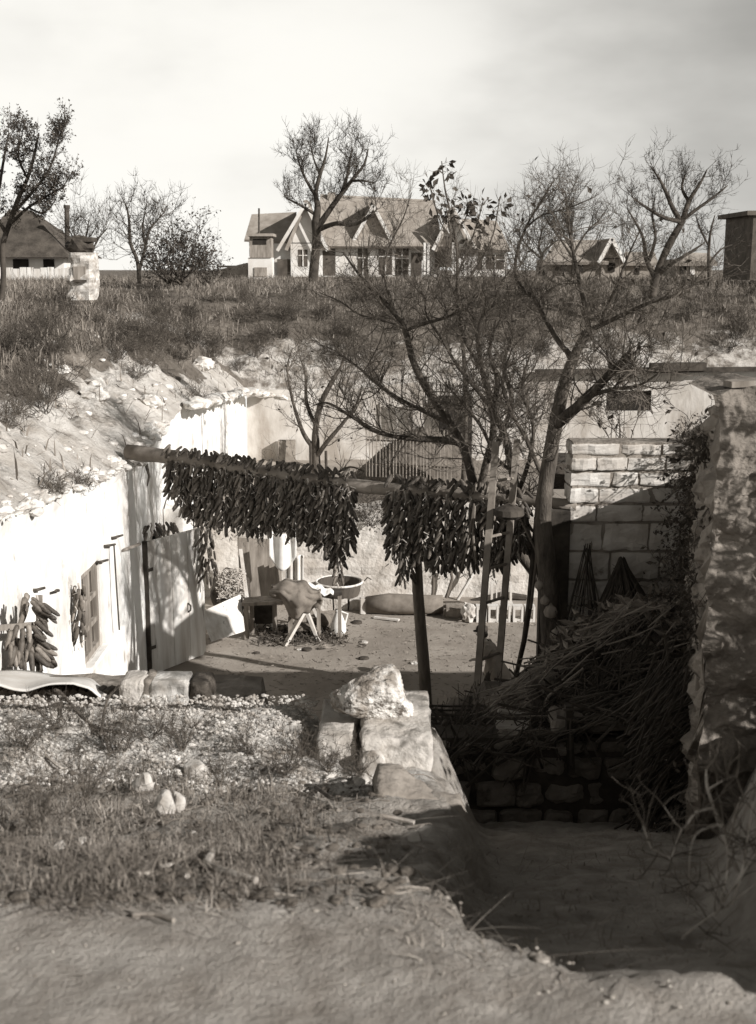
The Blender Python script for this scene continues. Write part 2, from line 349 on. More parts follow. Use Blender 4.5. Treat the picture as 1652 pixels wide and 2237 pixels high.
# near ground: the rim where one stands, the bank and the ramp down to the gateway
def ramp_left(y): return interp([(2.2, .75), (2.5, .42), (2.62, .27), (2.76, .14), (3.05, .05), (3.6, .16), (5, .28), (7.2, .31), (9, .31)], y)
def base_ground(x, y):
    z = -.353 * max(0, y - 2.86)
    if y > 6.35: z = -1.232
    z += .03 * sstep(1.5, 2.8, 2.86 - y)
    if y > 5.9:                                            # rubble parapet along the yard
        k = sstep(5.9, 6.75, y) * (1 - sstep(.15, .3, x)) * (1 - .75 * sstep(-.52, -.4, x) * (1 - sstep(.3, .31, x)))
        z = lerp(z, -1.1, k)
    if y > 7.12: z -= .55 * sstep(7.12, 7.5, y)
    return z
def near_ground(x, y):
    b = base_ground(x, y); r = -.02 - .42 * max(0, y - 2.5)
    if y > 8: r = -.02 - .42 * 5.5
    w = sstep(0, .16 + .05 * (y - 2.5), x - ramp_left(y)) if y > 2.3 else 0
    z = lerp(b, min(b, r), w)
    x0 = max(1.12, .325 * y - .04); hb = interp([(1.6, .72), (2.35, .74), (3.1, .38), (4.1, .0), (4.9, -.38), (6.4, -.9)], y) + .05 * fb(x * 1.5, y * 1.5, 4)
    yb = 1.93 + (1.5 * (1.55 - x) if x < 1.55 else .57 * (x - 1.55)); kb = sstep(x0 - .1, x0 + .3, x) * sstep(-.02, .1, y - yb)  # off-view bank on the right, shaped so its shadow covers ramp and path
    z = lerp(z, max(z, hb), kb)
    q = sstep(2.6, 3.4, y) * (1 - w)
    z += w * (1 - w) * .35 * fb(x * 4, y * 4, 13) + w * (.03 * fb(x * 3, y * 3, 15) + .012 * fb(x * 12, y * 12, 16, 3)) + .010 * fb(x * 9, y * 9, 11) * (1 - q)
    z += .012 * fb(x * 2, y * 2, 2) + (.012 + .05 * q) * fb(x * 3.1, y * 3.1, 7) + .012 * q * fb(x * 14, y * 14, 3, 3)
    return z
gx = list(np.arange(-7, -2.6, .4)) + list(np.arange(-2.6, 1.62, .04)) + list(np.arange(1.66, 2.6, .08)) + [3, 3.6, 4.4, 6, 8]
gy = list(np.arange(-6, 1.6, .4)) + list(np.arange(1.6, 8.01, .045)) + [8.2]
mb = MB(); rub = []
def gv(i, j):
    x, y = float(gx[i]), float(gy[j])
    rub.append(max(0, min(1, 1.0 * sstep(5.4, 6.3, y + .45 * fb(x * 1.3, y * 1.3, 4) + .35 * (x + 1.2) * (1 if x < .1 else 0)) * (1 - sstep(.2, .4, x)))))
    if j == len(gy) - 1: return (x, y, -4.6)
    return (x, y, near_ground(x, y))
mb.grid(len(gx), len(gy), gv)
fg = obj('near_ground', mb, 'bank', origin=(0, 0, 0), smooth=True); fg['kind'] = 'structure'
mesh_attr(fg, 'chalk', rub)

# raised bank on the right, held by the rubble wall
WY = 6.6                                # near end of the rubble wall
def bank_side(y): return 1.91 + (y - WY) * 1.62 / 6.4
def bank_top(x, y):
    z = lerp(.90, -.70, (y - WY) / 6.4)
    return z + .06 * fb(x * 1.7, y * 1.7, 8)
mb = MB(); nu, nv = 26, 34
def bv(i, j):
    y = WY + .12 + j * ((13.1 - WY) / (nv - 3)) if j < nv - 1 else 16.0
    x = bank_side(min(y, 13)) + .1 + (i / (nu - 1)) ** 2 * 22
    if j == nv - 1: return (x, y, FLOOR - .1)
    return (x, min(y, 13.2), bank_top(x, min(y, 13.2)))
mb.grid(nu, nv, bv)
bk = obj('raised_bank_ground', mb, 'bank', origin=(0, 0, 0), smooth=True); bk['kind'] = 'structure'
mesh_attr(bk, 'chalk', [0] * len(mb.v))

# courtyard floor (front yard and the yard behind the cross wall)
mb = MB()
fx = list(np.arange(-3.6, 11.3, .3)); fy = list(np.arange(8.0, 31.3, .3))
def heap(x, y): return 1.15 * math.exp(-(((x - 1.0) / 1.5) ** 2 + ((y - 26) / 1.6) ** 2))
def floor_z(x, y):
    return FLOOR + 1.1 * sstep(21.8, 22.2, y) + .03 * fb(x * .8, y * .8, 2) + .012 * fb(x * 4, y * 4, 2)
mb.grid(len(fx), len(fy), lambda i, j: (float(fx[i]), float(fy[j]), floor_z(fx[i], fy[j])))
fl = obj('courtyard_ground', mb, 'yard', origin=(0, 0, 0), smooth=True); fl['kind'] = 'structure'
mb = MB()
mb.grid(40, 40, lambda i, j: (-1.6 + i * .14, 23.2 + j * .14, FLOOR + 1.02 + 1.35 * heap(-1.6 + i * .14, 23.2 + j * .14) + .1 * heap(-1.6 + i * .14, 23.2 + j * .14) * fb(i * .3, j * .3, 1)))
hp = obj('earth_mound', mb, 'heap', smooth=True); tag(hp, 'dark rounded earth mound in the back yard under the picket fence', 'mound')

# ------------------------------------------------------------------ cave dwelling walls
def wall_top(y): return hill(WX, y) + .0
WIN = (PX(178, 1368, WX - .05).y, PX(217, 1350, WX - .05).y, PX(180, 1474, WX).z, PX(180, 1260, WX).z); DOOR = (17.08, 18.3, FLOOR, -2.36)
wy = sorted(set([round(q, 3) for q in np.arange(8.2, 19.5, .15)] + [WIN[0], WIN[1], DOOR[0], DOOR[1], 19.5]))
zt = sorted([FLOOR, -4.1, -3.7, -3.3, WIN[2], -2.7, -2.36, -2.1, WIN[3], -1.6])
nz = len(zt) + 5
def wz(j, y):
    if j < len(zt): return zt[j]
    return lerp(zt[-1], wall_top(y), (j - len(zt) + 1) / 5)
def hole(y0, y1, z0, z1):
    for a, b, c, d in (WIN, DOOR):
        if y0 >= a - 1e-4 and y1 <= b + 1e-4 and z0 >= c - 1e-4 and z1 <= d + 1e-4: return True
    return False
house = thing('cave_dwelling', 'long limewashed front of a cave dwelling with small window and plank door', 'cave house', (WX, 14, FLOOR))
mb = MB()
mb.grid(len(wy), nz, lambda i, j: (WX + .02 * fb(wy[i] * .9, wz(j, wy[i]) * .9, 3) - .03 + (.03 if j == nz - 1 else 0), wy[i], wz(j, wy[i])),
        skip=lambda i, j: hole(wy[i], wy[i + 1], wz(j, wy[i]), wz(j + 1, wy[i])))
for a, b, c, d in (WIN, DOOR):                             # reveals
    x0, x1 = WX - .025, WX - .3
    mb.add([(x0, a, c), (x1, a, c), (x1, a, d), (x0, a, d)], [(0, 1, 2, 3)]); mb.add([(x0, b, c), (x1, b, c), (x1, b, d), (x0, b, d)], [(3, 2, 1, 0)])
    mb.add([(x0, a, d), (x1, a, d), (x1, b, d), (x0, b, d)], [(0, 1, 2, 3)]); mb.add([(x0, a, c), (x1, a, c), (x1, b, c), (x0, b, c)], [(3, 2, 1, 0)])
    mb.add([(x1 - 1.2, a - .3, c), (x1 - 1.2, b + .3, c), (x1 - 1.2, b + .3, d), (x1 - 1.2, a - .3, d)], [(0, 1, 2, 3)])
obj('wall', mb, 'limewash', house, smooth=False)
mb = MB(); mb.grid(2, 40, lambda i, j: (lerp(WX - .02, WX + .16, i), 8.4 + j * .21, (-4.25 if i == 0 else FLOOR - .02)))
obj('plinth', mb, 'limewash_old', house)
# window casement: grey frame with mullion, transom and four panes, inner dark pane
a, b, c, d = WIN; xw = WX - .07
w = thing('window', None, None, (xw, a, c)); parent_to(w, house); w.location = Vector((xw, a, c)) - Vector(house.location)
mb = MB(); fw = .075
for y0, y1, z0, z1 in ((a, a + fw, c, d), (b - fw, b, c, d), (a + fw, b - fw, c, c + fw), (a + fw, b - fw, d - fw, d), ((a + b) / 2 - .04, (a + b) / 2 + .04, c + fw, d - fw)):
    mb.span((xw - .04, y0, z0), (xw + .02, y1, z1))
for z in (lerp(c, d, .62), lerp(c, d, .33)):
    mb.span((xw - .035, a + fw, z - .03), (xw + .012, (a + b) / 2 - .04, z + .03)); mb.span((xw - .035, (a + b) / 2 + .04, z - .03), (xw + .012, b - fw, z + .03))
obj('frame', mb, 'board', w)
mb = MB(); mb.span((xw - .05, a + .02, c + .02), (xw - .042, b - .02, d - .02)); obj('pane', mb, 'glass', w)
mb = MB(); mb.span((WX - .2, a - .06, c - .07), (WX + .05, b + .06, c - .004)); obj('sill', mb, 'limewash', w)
# door: hinged on the near jamb, standing open into the yard
dh = Vector((WX + .02, 17.06, FLOOR + .03)); dl = 1.22; da = (F(424, 1441) - F(328, 1479)).normalized(); dn = Vector((da.y, -da.x, 0))
dr = thing('door', None, None, dh); parent_to(dr, house); dr.location = dh - Vector(house.location)
for nm_, s0, s1 in (('door_leaf', 0, .50), ('door_leaf', .508, .86), ('door_leaf', .868, 1.22)):
    mb = MB(); p0 = dh + da * s0; p1 = dh + da * s1; zz = 2.05
    if s1 > 1: poly = [p0, p1 + Vector((0, 0, .07)) - da * .0, p1 + Vector((0, 0, zz)), p0 + Vector((0, 0, zz))]; poly.insert(1, p1 - da * .06)
    else: poly = [p0, p1, p1 + Vector((0, 0, zz)), p0 + Vector((0, 0, zz))]
    mb.prism(poly, -dn * .035); obj('plank', mb, 'plank', dr)
for z in (.4, 1.65):
    mb = MB(); mb.beam(dh + Vector((0, 0, z)) - dn * .055 + da * .03, dh + da * 1.15 + Vector((0, 0, z)) - dn * .055, .035, .11); obj('batten', mb, 'board', dr)
for z in (.42, 1.62):
    mb = MB(); mb.beam(dh + Vector((0, 0, z)) + dn * .006 - da * .05, dh + Vector((0, 0, z)) + dn * .006 + da * .10, .012, .05); mb.tube([dh + Vector((-.0, -.03, z - .07)), dh + Vector((-.0, -.03, z + .07))], .018, 6); obj('hinge', mb, 'iron', dr)
hdl = dh + da * .83 + Vector((0, 0, .86)) + dn * .01
mb = MB(); mb.tube([hdl + Vector((0, 0, .06)), hdl + dn * .05 + Vector((0, 0, .03)), hdl + dn * .05 - Vector((0, 0, .04)), hdl - Vector((0, 0, .08))], .014, 6); obj('handle', mb, 'iron', dr)
mb = MB(); mb.span((WX - .06, 16.98, FLOOR), (WX + .03, 17.05, -2.3)); mb.span((WX - .16, DOOR[1] + .0, FLOOR), (WX - .05, DOOR[1] + .09, -2.3)); mb.span((WX - .16, 17.05, -2.36), (WX - .05, DOOR[1], -2.26)); obj('door_frame', mb, 'darkwood', house)
# limewashed buttress just beyond the door
mb = MB(); mb.grid(6, 14, lambda i, j: (WX - .02 + [0, .30, .42, .42, .3, 0][i], 18.7 + [0, 0, .06, .30, .36, .36][i], lerp(FLOOR, -2.15, j / 13))); mb.add([(WX, 18.7, -2.15), (WX + .28, 18.7, -2.15), (WX + .40, 18.76, -2.15), (WX + .4, 19.0, -2.15), (WX, 19.06, -2.0)], [(0, 1, 2, 3, 4)])
obj('buttress', mb, 'limewash', house)

# side wall going on past the cross wall and the far cave front
side = thing('side_wall', 'white chalk wall running back from the log end along the left side', 'wall', (WX, 25, FLOOR))
mb = MB()
mb.grid(78, 22, lambda i, j: (WX - .03 + .02 * fb((19.5 + i * .149) * .9, j * .2, 3) * (0 if j == 21 else 1), min(19.5 + i * .15, FY), lerp(FLOOR, hill(WX, min(19.5 + i * .15, FY)), j / 21)))
obj('wall_face', mb, 'limewash', side, smooth=True)
mb = MB()                                                  # dark ledge of undercut chalk along its top
pts = [P(u, v, y) for u, v, y in ((417, 884, 20.9), (450, 876, 22.4), (490, 866, 25), (530, 856, 28.4), (575, 860, 31.0), (620, 866, 31.2))]
sp = smooth_pts(pts, 7)
for k, q in enumerate(sp): mb.chunk(q + Vector((.06, 0, .03 * math.sin(k * 2.3))), (.22, .34, .09 + .03 * math.sin(k * 1.7)), k + 400, 2, 9, .15)
obj('overhang', mb, 'chalk', side)

far = thing('cave_house', 'wide pale front of the far cave dwelling with dark opening and eave line', 'cave house', (3, FY, FLOOR))
fxs = sorted(set([round(q, 3) for q in np.arange(WX, RX + .2, .25)] + [5.95, 7.12, 0.9, 1.7]))
OPEN = (5.95, 7.12, -2.0, -1.48)
fz = [FLOOR, -3.4, -2.8, -2.0, -1.75, -1.48]
def fzz(j, x): return fz[j] if j < 6 else lerp(-1.48, hill(min(x, RX), FY), (j - 5) / 3)
mb = MB()
mb.grid(len(fxs), 9, lambda i, j: (fxs[i], FY - .03 + .03 * fb(fxs[i] * .9, fzz(j, fxs[i]) * .9, 6) * (0 if j == 8 else 1), fzz(j, fxs[i])),
        skip=lambda i, j: fxs[i] >= OPEN[0] - 1e-3 and fxs[i + 1] <= OPEN[1] + 1e-3 and j in (3, 4))
obj('wall_face', mb, 'limewash_old', far, smooth=True)
mb = MB(); mb.box(((OPEN[0] + OPEN[1]) / 2, FY + .42, -1.74), (1.5, .7, .8)); obj('opening', mb, 'dark', far)
mb = MB(); p0, p1 = P(1170, 812, FY - .2), P(1700, 806, FY - .2); mb.beam(p0, p1, .16, .12); mb.beam(P(1420, 806, FY - .2) + Vector((0, -.02, .05)), P(1540, 806, FY - .2) + Vector((0, -.02, .07)), .3, .2); obj('eave', mb, 'darkwood', far)
for u0, v0, u1, v1 in ((610, 962, 645, 1075),):
    mb = MB(); q0 = P(u0, v1, FY - .25); q1 = P(u1, v0, FY - .25); mb.span((q0.x, FY - .35, FLOOR + 1), (q1.x, FY - .1, q1.z)); obj('buttress', mb, 'old_stone', far)
mb = MB(); q0 = P(960, 905, FY - .2); mb.span((q0.x, FY - .3, FLOOR + 1), (q0.x + .85, FY - .06, -1.6)); obj('doorway', mb, 'dark', far)

# cross wall closing the front yard
cw = thing('cross_wall', 'rough grey plastered wall at the back of the yard behind the hanging maize', 'wall', (.6, 21.9, FLOOR))
mb = MB()
mb.grid(56, 12, lambda i, j: (WX + .02 + i * .14, 21.6 + .06 * fb(i * .25, j * .4, 3) - (.12 * (1 - j / 11)), lerp(FLOOR - .05, -2.72 + .06 * fb(i * .14 * 1.3, 0, 5), j / 11)))
mb.grid(56, 2, lambda i, j: (WX + .02 + i * .14, 21.6 + j * .45, -2.72 + .06 * fb(i * .14 * 1.3, 0, 5) + (.02 if j else 0)))
mb.grid(56, 2, lambda i, j: (WX + .02 + i * .14, 22.05, [-4.5, -2.70 + .06 * fb(i * .14 * 1.3, 0, 5)][j]))
obj('wall_face', mb, 'plaster', cw)

# ------------------------------------------------------------------ stone work on the right
def coursed(x0, x1, y0, y1, zs, widths, seed, jitter=.012, gap=.012, edge=.018):
    """blocks in courses; zs bottom to top"""
    r = random.Random(seed); mb = MB(); q_ = 0
    for k in range(len(zs) - 1):
        z0, z1 = zs[k], zs[k + 1]; x = x0 - r.uniform(0, .1) * (k % 2)
        while x < x1 - .06:
            w = r.choice(widths) * r.uniform(.85, 1.15); xe = min(x + w, x1)
            if x1 - xe < .12: xe = x1
            xs_ = max(x, x0); dy = r.uniform(-jitter, jitter)
            q_ += 1; mb.rblock((xs_ + gap / 2, y0 + dy, z0 + gap / 2 + r.uniform(0, .008)), (xe - gap / 2, y1, z1 - gap / 2 - r.uniform(0, .012) - (r.uniform(0, .05) if k == len(zs) - 2 else 0)), e=edge * r.uniform(.7, 1.4), amp=edge * .9, seed=seed + q_)
            x = xe
    return mb
pier = thing('stone_pier', 'tall pier of coursed limestone blocks carrying the right end of the log', 'pier', (2.8, 13.2, FLOOR))
zs = [FLOOR, -4.05, -3.7, -3.42, -3.1, -2.82, -2.55, -2.36, -2.13, -1.83, -1.5, -1.17, -.96, -.765, -.585, -.42, -.235]
mb = coursed(2.13, 3.56, 13.0, 13.45, zs, [.34, .52, .42, .6], 5, gap=.013, edge=.022, jitter=.02)
obj('blocks', mb, 'ashlar', pier)
mb = MB(); mb.span((2.16, 13.03, FLOOR), (3.53, 13.42, -.27)); obj('core', mb, 'old_stone', pier)

lw = thing('low_wall', 'low wall of squared stones under the brushwood beside the ramp', 'wall', (1.1, 8.5, -3))
mb = coursed(.30, 2.1, 8.30, 8.62, [-3.2, -2.92, -2.6, -2.36, -2.14, -1.94, -1.78], [.22, .3, .36, .26], 11, jitter=.035, gap=.022, edge=.04)
obj('blocks', mb, 'old_stone', lw)
mb = coursed(1.28, 1.86, 8.29, 8.6, [-1.775, -1.6], [.22, .3], 12, jitter=.02, gap=.02, edge=.03); obj('blocks', mb, 'old_stone', lw)
mb = MB(); mb.span((.33, 8.34, -3.2), (2.07, 8.6, -1.81)); obj('core', mb, 'mortar', lw)

rw = thing('rubble_wall', 'rough lit rubble wall at the right edge of the photo', 'wall', (1.95, WY, -1))
mb = MB(); nx, nz2 = 150, 130
def rough(p, k=1.0):
    a = noise.fractal(Vector((p[0] * 2.2, p[1] * 2.2, p[2] * 3.6)), .9, 2.1, 5)
    st = math.sin(p[2] * 11 + 2.2 * noise.noise(Vector((p[0] * 1.5, p[1] * 1.5, p[2] * 2))) * 2)
    row = math.floor((p[2] + .04 * noise.noise(Vector((p[0] * 3, p[1] * 3, 7)))) / .125); al = p[0] + p[1]; cx = al / .24 + .37 * row; col = math.floor(cx)
    h_ = noise.cell(Vector((row * 1.37 + .5, col * 2.11 + .5, 3.3))); ez = abs((p[2] / .125) % 1 - .5) * 2; ex = abs(cx % 1 - .5) * 2
    return k * (.12 * a - .018 * sstep(.6, 1.0, ez) + .016 * st + .025 * noise.fractal(Vector((p[0] * 9, p[1] * 9, p[2] * 11)), .9, 2.1, 4))
def top5(x): return .93 + .05 * fb(x * 2.5, 0, 3)
def fr(i, j):
    x = 1.90 + (i / (nx - 1)) ** 1.5 * 3.4; z = lerp(-3.0, top5(x), j / (nz2 - 1))
    q = rough((x, WY, z)); return (x + (q * .6 if i == 0 else 0) + .05 * noise.noise(Vector((x, z * 2.5, 1))) * (1 - i / nx), WY + q - .02 * (top5(x) - z), z)
mb.grid(nx, nz2, fr)
def sd(i, j):
    y = WY + i * 6.45 / 79; x = bank_side(y); zt_ = lerp(top5(x), -.6, (y - WY) / 6.4); z = lerp(-3.0 if i == 0 else -3.6, zt_, j / (nz2 - 1))
    q = rough((x, y, z)); 
    if i == 0: return fr(0, j)
    return (x + q, y, z)
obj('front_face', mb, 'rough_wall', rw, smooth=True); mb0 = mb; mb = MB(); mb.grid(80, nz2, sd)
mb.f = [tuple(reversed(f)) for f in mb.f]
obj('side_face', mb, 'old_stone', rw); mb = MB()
mb.grid(nx, 3, lambda i, j: (fr(i, nz2 - 1)[0] + .0, fr(i, nz2 - 1)[1] + j * .3, top5(1.90 + (i / (nx - 1)) ** 1.5 * 3.4) + .01 * j))
obj('top_face', mb, 'rough_wall', rw)
mb = MB(); q = P(1600, 858, WY + .1); mb.beam(q + Vector((-.03, .0, .05)), q + Vector((.8, .1, .08)), .12, .035); mb.beam(q + Vector((.0, .0, .0)), q + Vector((.7, .3, .02)), .1, .03)
tag(obj('weathered_board', mb, 'board', origin=None), 'dark weathered boards lying on top of the rubble wall at right', 'board')
# ------------------------------------------------------------------ trees
def rvec(r): return Vector((r.gauss(0, 1), r.gauss(0, 1), r.gauss(0, 1))).normalized()
def grow(mb, r, p, d, L, rad, lvl, up=.25, wig=.30, kids=5, seg=4, ends=None, spread=.9, keep=1.0):
    n = 5 if L > .25 else 4
    pts = [p.copy()]; dd = d.copy()
    for i in range(n):
        dd = (dd + rvec(r) * wig + Vector((0, 0, up * .35))).normalized()
        pts.append(pts[-1] + dd * (L / n))
    mb.tube(pts, [rad * (1 - .75 * i / n) for i in range(n + 1)], seg if lvl > 1 else 3, cap=False)
    if ends is not None and lvl <= 1: ends += [(pts[i], (pts[i] - pts[i - 1]).normalized()) for i in range(2, n + 1)]
    if lvl <= 0: return
    for c in range(kids):
        t = r.uniform(.2, 1.0); i = min(n - 1, int(t * n)); q = pts[i].lerp(pts[i + 1], t * n - i)
        ax = (pts[i + 1] - pts[i]).normalized(); nd = (ax * .75 + (rvec(r) - ax * 0).normalized() * spread).normalized()
        grow(mb, r, q, nd, L * r.uniform(.38, .68), max(rad * .5, .0022 * keep), lvl - 1, up, wig, kids, seg, ends, spread, keep)
def limb(mb, spec, seg=8, wob=.06):
    """spec: (u, v, distance, half width in photo pixels) points; returns the smoothed centre line"""
    P3 = smooth_pts([P(u, v, y) for u, v, y, w in spec]); rr = []
    n = len(spec)
    for i in range(len(P3)):
        t = i / 4; k = min(n - 2, int(t)); w = lerp(spec[k][3], spec[k + 1][3], t - k); y = lerp(spec[k][2], spec[k + 1][2], t - k)
        rr.append(w * y / FPX)
    mb.tube(P3, rr, seg, wob=wob); return P3, rr
def along(mb, r, line, rr, n, L, lvl, t0=.15, **kw):
    m = len(line)
    for c in range(n):
        t = r.uniform(t0, 1.0) * (m - 1); i = min(m - 2, int(t)); q = line[i].lerp(line[i + 1], t - i)
        ax = (line[i + 1] - line[i]).normalized(); d = (ax * .5 + rvec(r) * .8 + Vector((0, 0, .25))).normalized()
        grow(mb, r, q, d, L * r.uniform(.5, 1.15), min(rr[i] * .55, L * .011 + .002), lvl, **kw)
def leaves(mb, r, ends, n, size):
    for c in range(n):
        p, d = r.choice(ends); a = rvec(r); s = size * r.uniform(.6, 1.2)
        d2 = (d + a * .9 + Vector((0, 0, -.5))).normalized(); w = d2.orthogonal(); w.rotate(Matrix.Rotation(r.uniform(0, 6.28), 3, d2)); w.normalize(); nn = d2.cross(w)
        q = p + d2 * s * .15
        mb.add([q, q + d2 * s * .45 + w * s * .27 + nn * s * .06, q + d2 * s + nn * s * -.08, q + d2 * s * .45 - w * s * .27 + nn * s * .06], [(0, 1, 2), (0, 2, 3)])
def tree(name, label, base, limbs, seed, twigs, group=None, bark='bark', twigm='twig', leafn=0, leafsize=.1, only=None, leafm='leaf', **kw):
    """limbs: list of specs; twigs: (count per limb, length, levels)"""
    r = random.Random(seed)
    t = thing(name, label, 'tree', base, group)
    a = MB(); b = MB(); l = MB(); ends = []
    for k, sp in enumerate(limbs):
        line, rr = limb(a, sp, 8 if sp[0][3] > 5 else 6)
        n, L, lv = twigs if not isinstance(twigs, list) else twigs[k]
        if n: along(b, r, line, rr, n, L, lv, t0=.35 if k == 0 else .12, ends=ends, **kw)
    obj('trunk', a, bark, t, smooth=True)
    if b.v: obj('crown', b, twigm, t)
    if leafn and ends: leaves(l, r, ends, leafn, leafsize); obj('foliage', l, leafm, t)
    return t
Y = 12.6
tree('bare_tree', 'tall bare tree with forked leaning trunk standing beside the stone pier', Vector((1.95, Y, FLOOR)), [
    [(1213, 1765, Y, 29), (1208, 1500, Y, 26), (1200, 1300, Y, 23), (1186, 1130, Y, 19), (1200, 1010, Y, 17), (1213, 930, Y, 16), (1232, 845, Y, 14), (1256, 775, Y, 11), (1286, 722, Y, 9.3)],
    [(1286, 722, Y, 7.6), (1276, 660, Y, 5.1), (1258, 580, Y + .2, 3.8), (1243, 500, Y + .4, 2.5), (1236, 420, Y + .5, 1.3)],
    [(1286, 722, Y, 6.8), (1335, 700, Y - .2, 5.1), (1410, 665, Y - .4, 4.2), (1480, 642, Y - .5, 2.5), (1530, 610, Y - .5, 1.3)],
    [(1322, 704, Y - .1, 4.2), (1318, 690, Y - .1, 3.8), (1345, 630, Y - .2, 3.4), (1372, 560, Y - .3, 2.1), (1398, 505, Y - .4, 1.2)],
    [(1253, 782, Y, 6.8), (1222, 748, Y + .2, 5.5), (1190, 695, Y + .3, 5.1), (1168, 655, Y + .4, 4.7), (1130, 615, Y + .5, 4.2), (1128, 560, Y + .6, 3.4), (1150, 495, Y + .7, 2.7), (1182, 440, Y + .8, 2.1), (1212, 392, Y + .9, 1.2)],
    [(1150, 497, Y + .7, 2.5), (1185, 470, Y + .6, 2.1), (1240, 455, Y + .5, 1.7), (1300, 430, Y + .4, 1)],
    [(1218, 925, Y - .05, 14), (1262, 888, Y - .2, 12), (1312, 838, Y - .4, 10), (1350, 800, Y - .5, 9.3), (1378, 776, Y - .6, 8.5)],
    [(1296, 862, Y - .3, 6), (1340, 850, Y - .5, 4.2), (1395, 842, Y - .7, 3.4), (1440, 815, Y - .9, 1.7)],
    [(1205, 1080, Y, 6.8), (1180, 1030, Y + .3, 5.1), (1150, 960, Y + .6, 4.7), (1112, 890, Y + .8, 4.2), (1098, 830, Y + .9, 3.4), (1120, 760, Y + 1, 1.7)],
], 3, [(8, .7, 2), (24, .55, 2), (24, .55, 2), (18, .5, 2), (30, .55, 2), (16, .45, 2), (22, .8, 2), (18, .6, 2), (26, .6, 2)], kids=6, leafn=90, leafsize=.085)
Y = 15.2
tree('fruit_tree', 'tangled bare fruit tree spreading over the maize log in the middle of the yard', Vector((2.2, Y, FLOOR)), [
    [(1212, 1640, Y, 15), (1205, 1420, Y, 14), (1188, 1290, Y, 13), (1130, 1200, Y, 13), (1062, 1130, Y, 12), (1036, 1060, Y, 11), (1016, 985, Y, 10), (985, 925, Y, 9.6), (945, 868, Y, 8.9), (905, 795, Y, 7.4), (885, 720, Y + .2, 6.7), (862, 683, Y + .3, 5.9), (820, 640, Y + .5, 4.4), (785, 600, Y + .6, 3), (750, 552, Y + .7, 1.5)],
    [(1020, 975, Y, 8.9), (980, 962, Y - .1, 8.1), (900, 958, Y - .2, 5.9), (830, 945, Y - .4, 4.4), (760, 905, Y - .5, 3.7), (715, 880, Y - .6, 2.2), (680, 888, Y - .7, 1.1)],
    [(985, 925, Y, 6.7), (930, 900, Y + .3, 5.2), (870, 870, Y + .5, 4.4), (820, 835, Y + .7, 3.7), (780, 800, Y + .9, 2.6), (735, 770, Y + 1, 1.2)],
    [(1042, 1100, Y, 8.9), (1062, 1010, Y - .2, 8.1), (1078, 940, Y - .3, 7.4), (1070, 870, Y - .4, 6.7), (1052, 800, Y - .5, 5.9), (1045, 730, Y - .6, 5.2), (1062, 680, Y - .7, 4.4), (1100, 655, Y - .9, 3), (1150, 640, Y - 1, 1.5)],
    [(1072, 890, Y - .4, 5.2), (1040, 850, Y - .2, 4.4), (1000, 800, Y, 3.7), (965, 740, Y + .1, 3), (930, 680, Y + .2, 2.2), (940, 610, Y + .3, 1.1)],
    [(1064, 1010, Y - .2, 6.7), (1100, 940, Y - .5, 5.9), (1118, 870, Y - .8, 5.2), (1100, 800, Y - 1, 3.7), (1120, 720, Y - 1.2, 2.2), (1108, 620, Y - 1.3, 1.1)],
    [(885, 722, Y + .2, 3.7), (930, 706, Y, 3.7), (985, 690, Y - .2, 3), (1035, 660, Y - .4, 2.2), (1060, 610, Y - .5, 1.1)],
    [(880, 715, Y + .2, 3.7), (840, 700, Y + .2, 3), (790, 690, Y + .4, 2.5), (745, 660, Y + .6, 1.8), (700, 640, Y + .7, 0.96)],
    [(1050, 800, Y - .5, 4.4), (1015, 740, Y - .3, 3.7), (1000, 660, Y - .2, 3), (975, 590, Y - .1, 2.5), (985, 520, Y, 1.8), (975, 450, Y, 0.96)],
    [(862, 683, Y + .3, 3.7), (840, 600, Y + .4, 2.5), (850, 540, Y + .4, 1.9), (880, 480, Y + .5, 1.5), (900, 420, Y + .5, 0.74)],
], 8, [(22, .85, 2), (30, .8, 2), (28, .85, 2), (28, .85, 2), (28, .8, 2), (28, .8, 2), (22, .75, 2), (20, .7, 2), (22, .7, 2), (16, .6, 2)], kids=6, wig=.26, spread=.95, leafn=120, leafsize=.05)
Y = 14.0
tree('fruit_tree', 'thin crooked bare tree between the ladder and the tall forked tree', Vector((1.75, Y, FLOOR)), [
    [(1222, 1640, Y, 13), (1215, 1420, Y, 13), (1196, 1290, Y, 12), (1160, 1200, Y, 11), (1138, 1120, Y, 10), (1122, 1040, Y, 9), (1105, 960, Y, 8), (1080, 890, Y, 7), (1088, 830, Y, 6), (1070, 770, Y, 4), (1085, 700, Y, 2)],
    [(1130, 1080, Y, 6), (1155, 1010, Y - .2, 5), (1165, 930, Y - .3, 4), (1140, 850, Y - .4, 3), (1160, 770, Y - .4, 1.5)],
    [(1120, 1030, Y, 5), (1085, 1000, Y + .2, 4), (1050, 930, Y + .3, 3.5), (1010, 880, Y + .4, 3), (975, 840, Y + .4, 1.5)],
], 15, [(24, .75, 2), (24, .7, 2), (24, .7, 2)], kids=6, wig=.26, spread=.95, leafn=60, leafsize=.06)
Y = 25.0
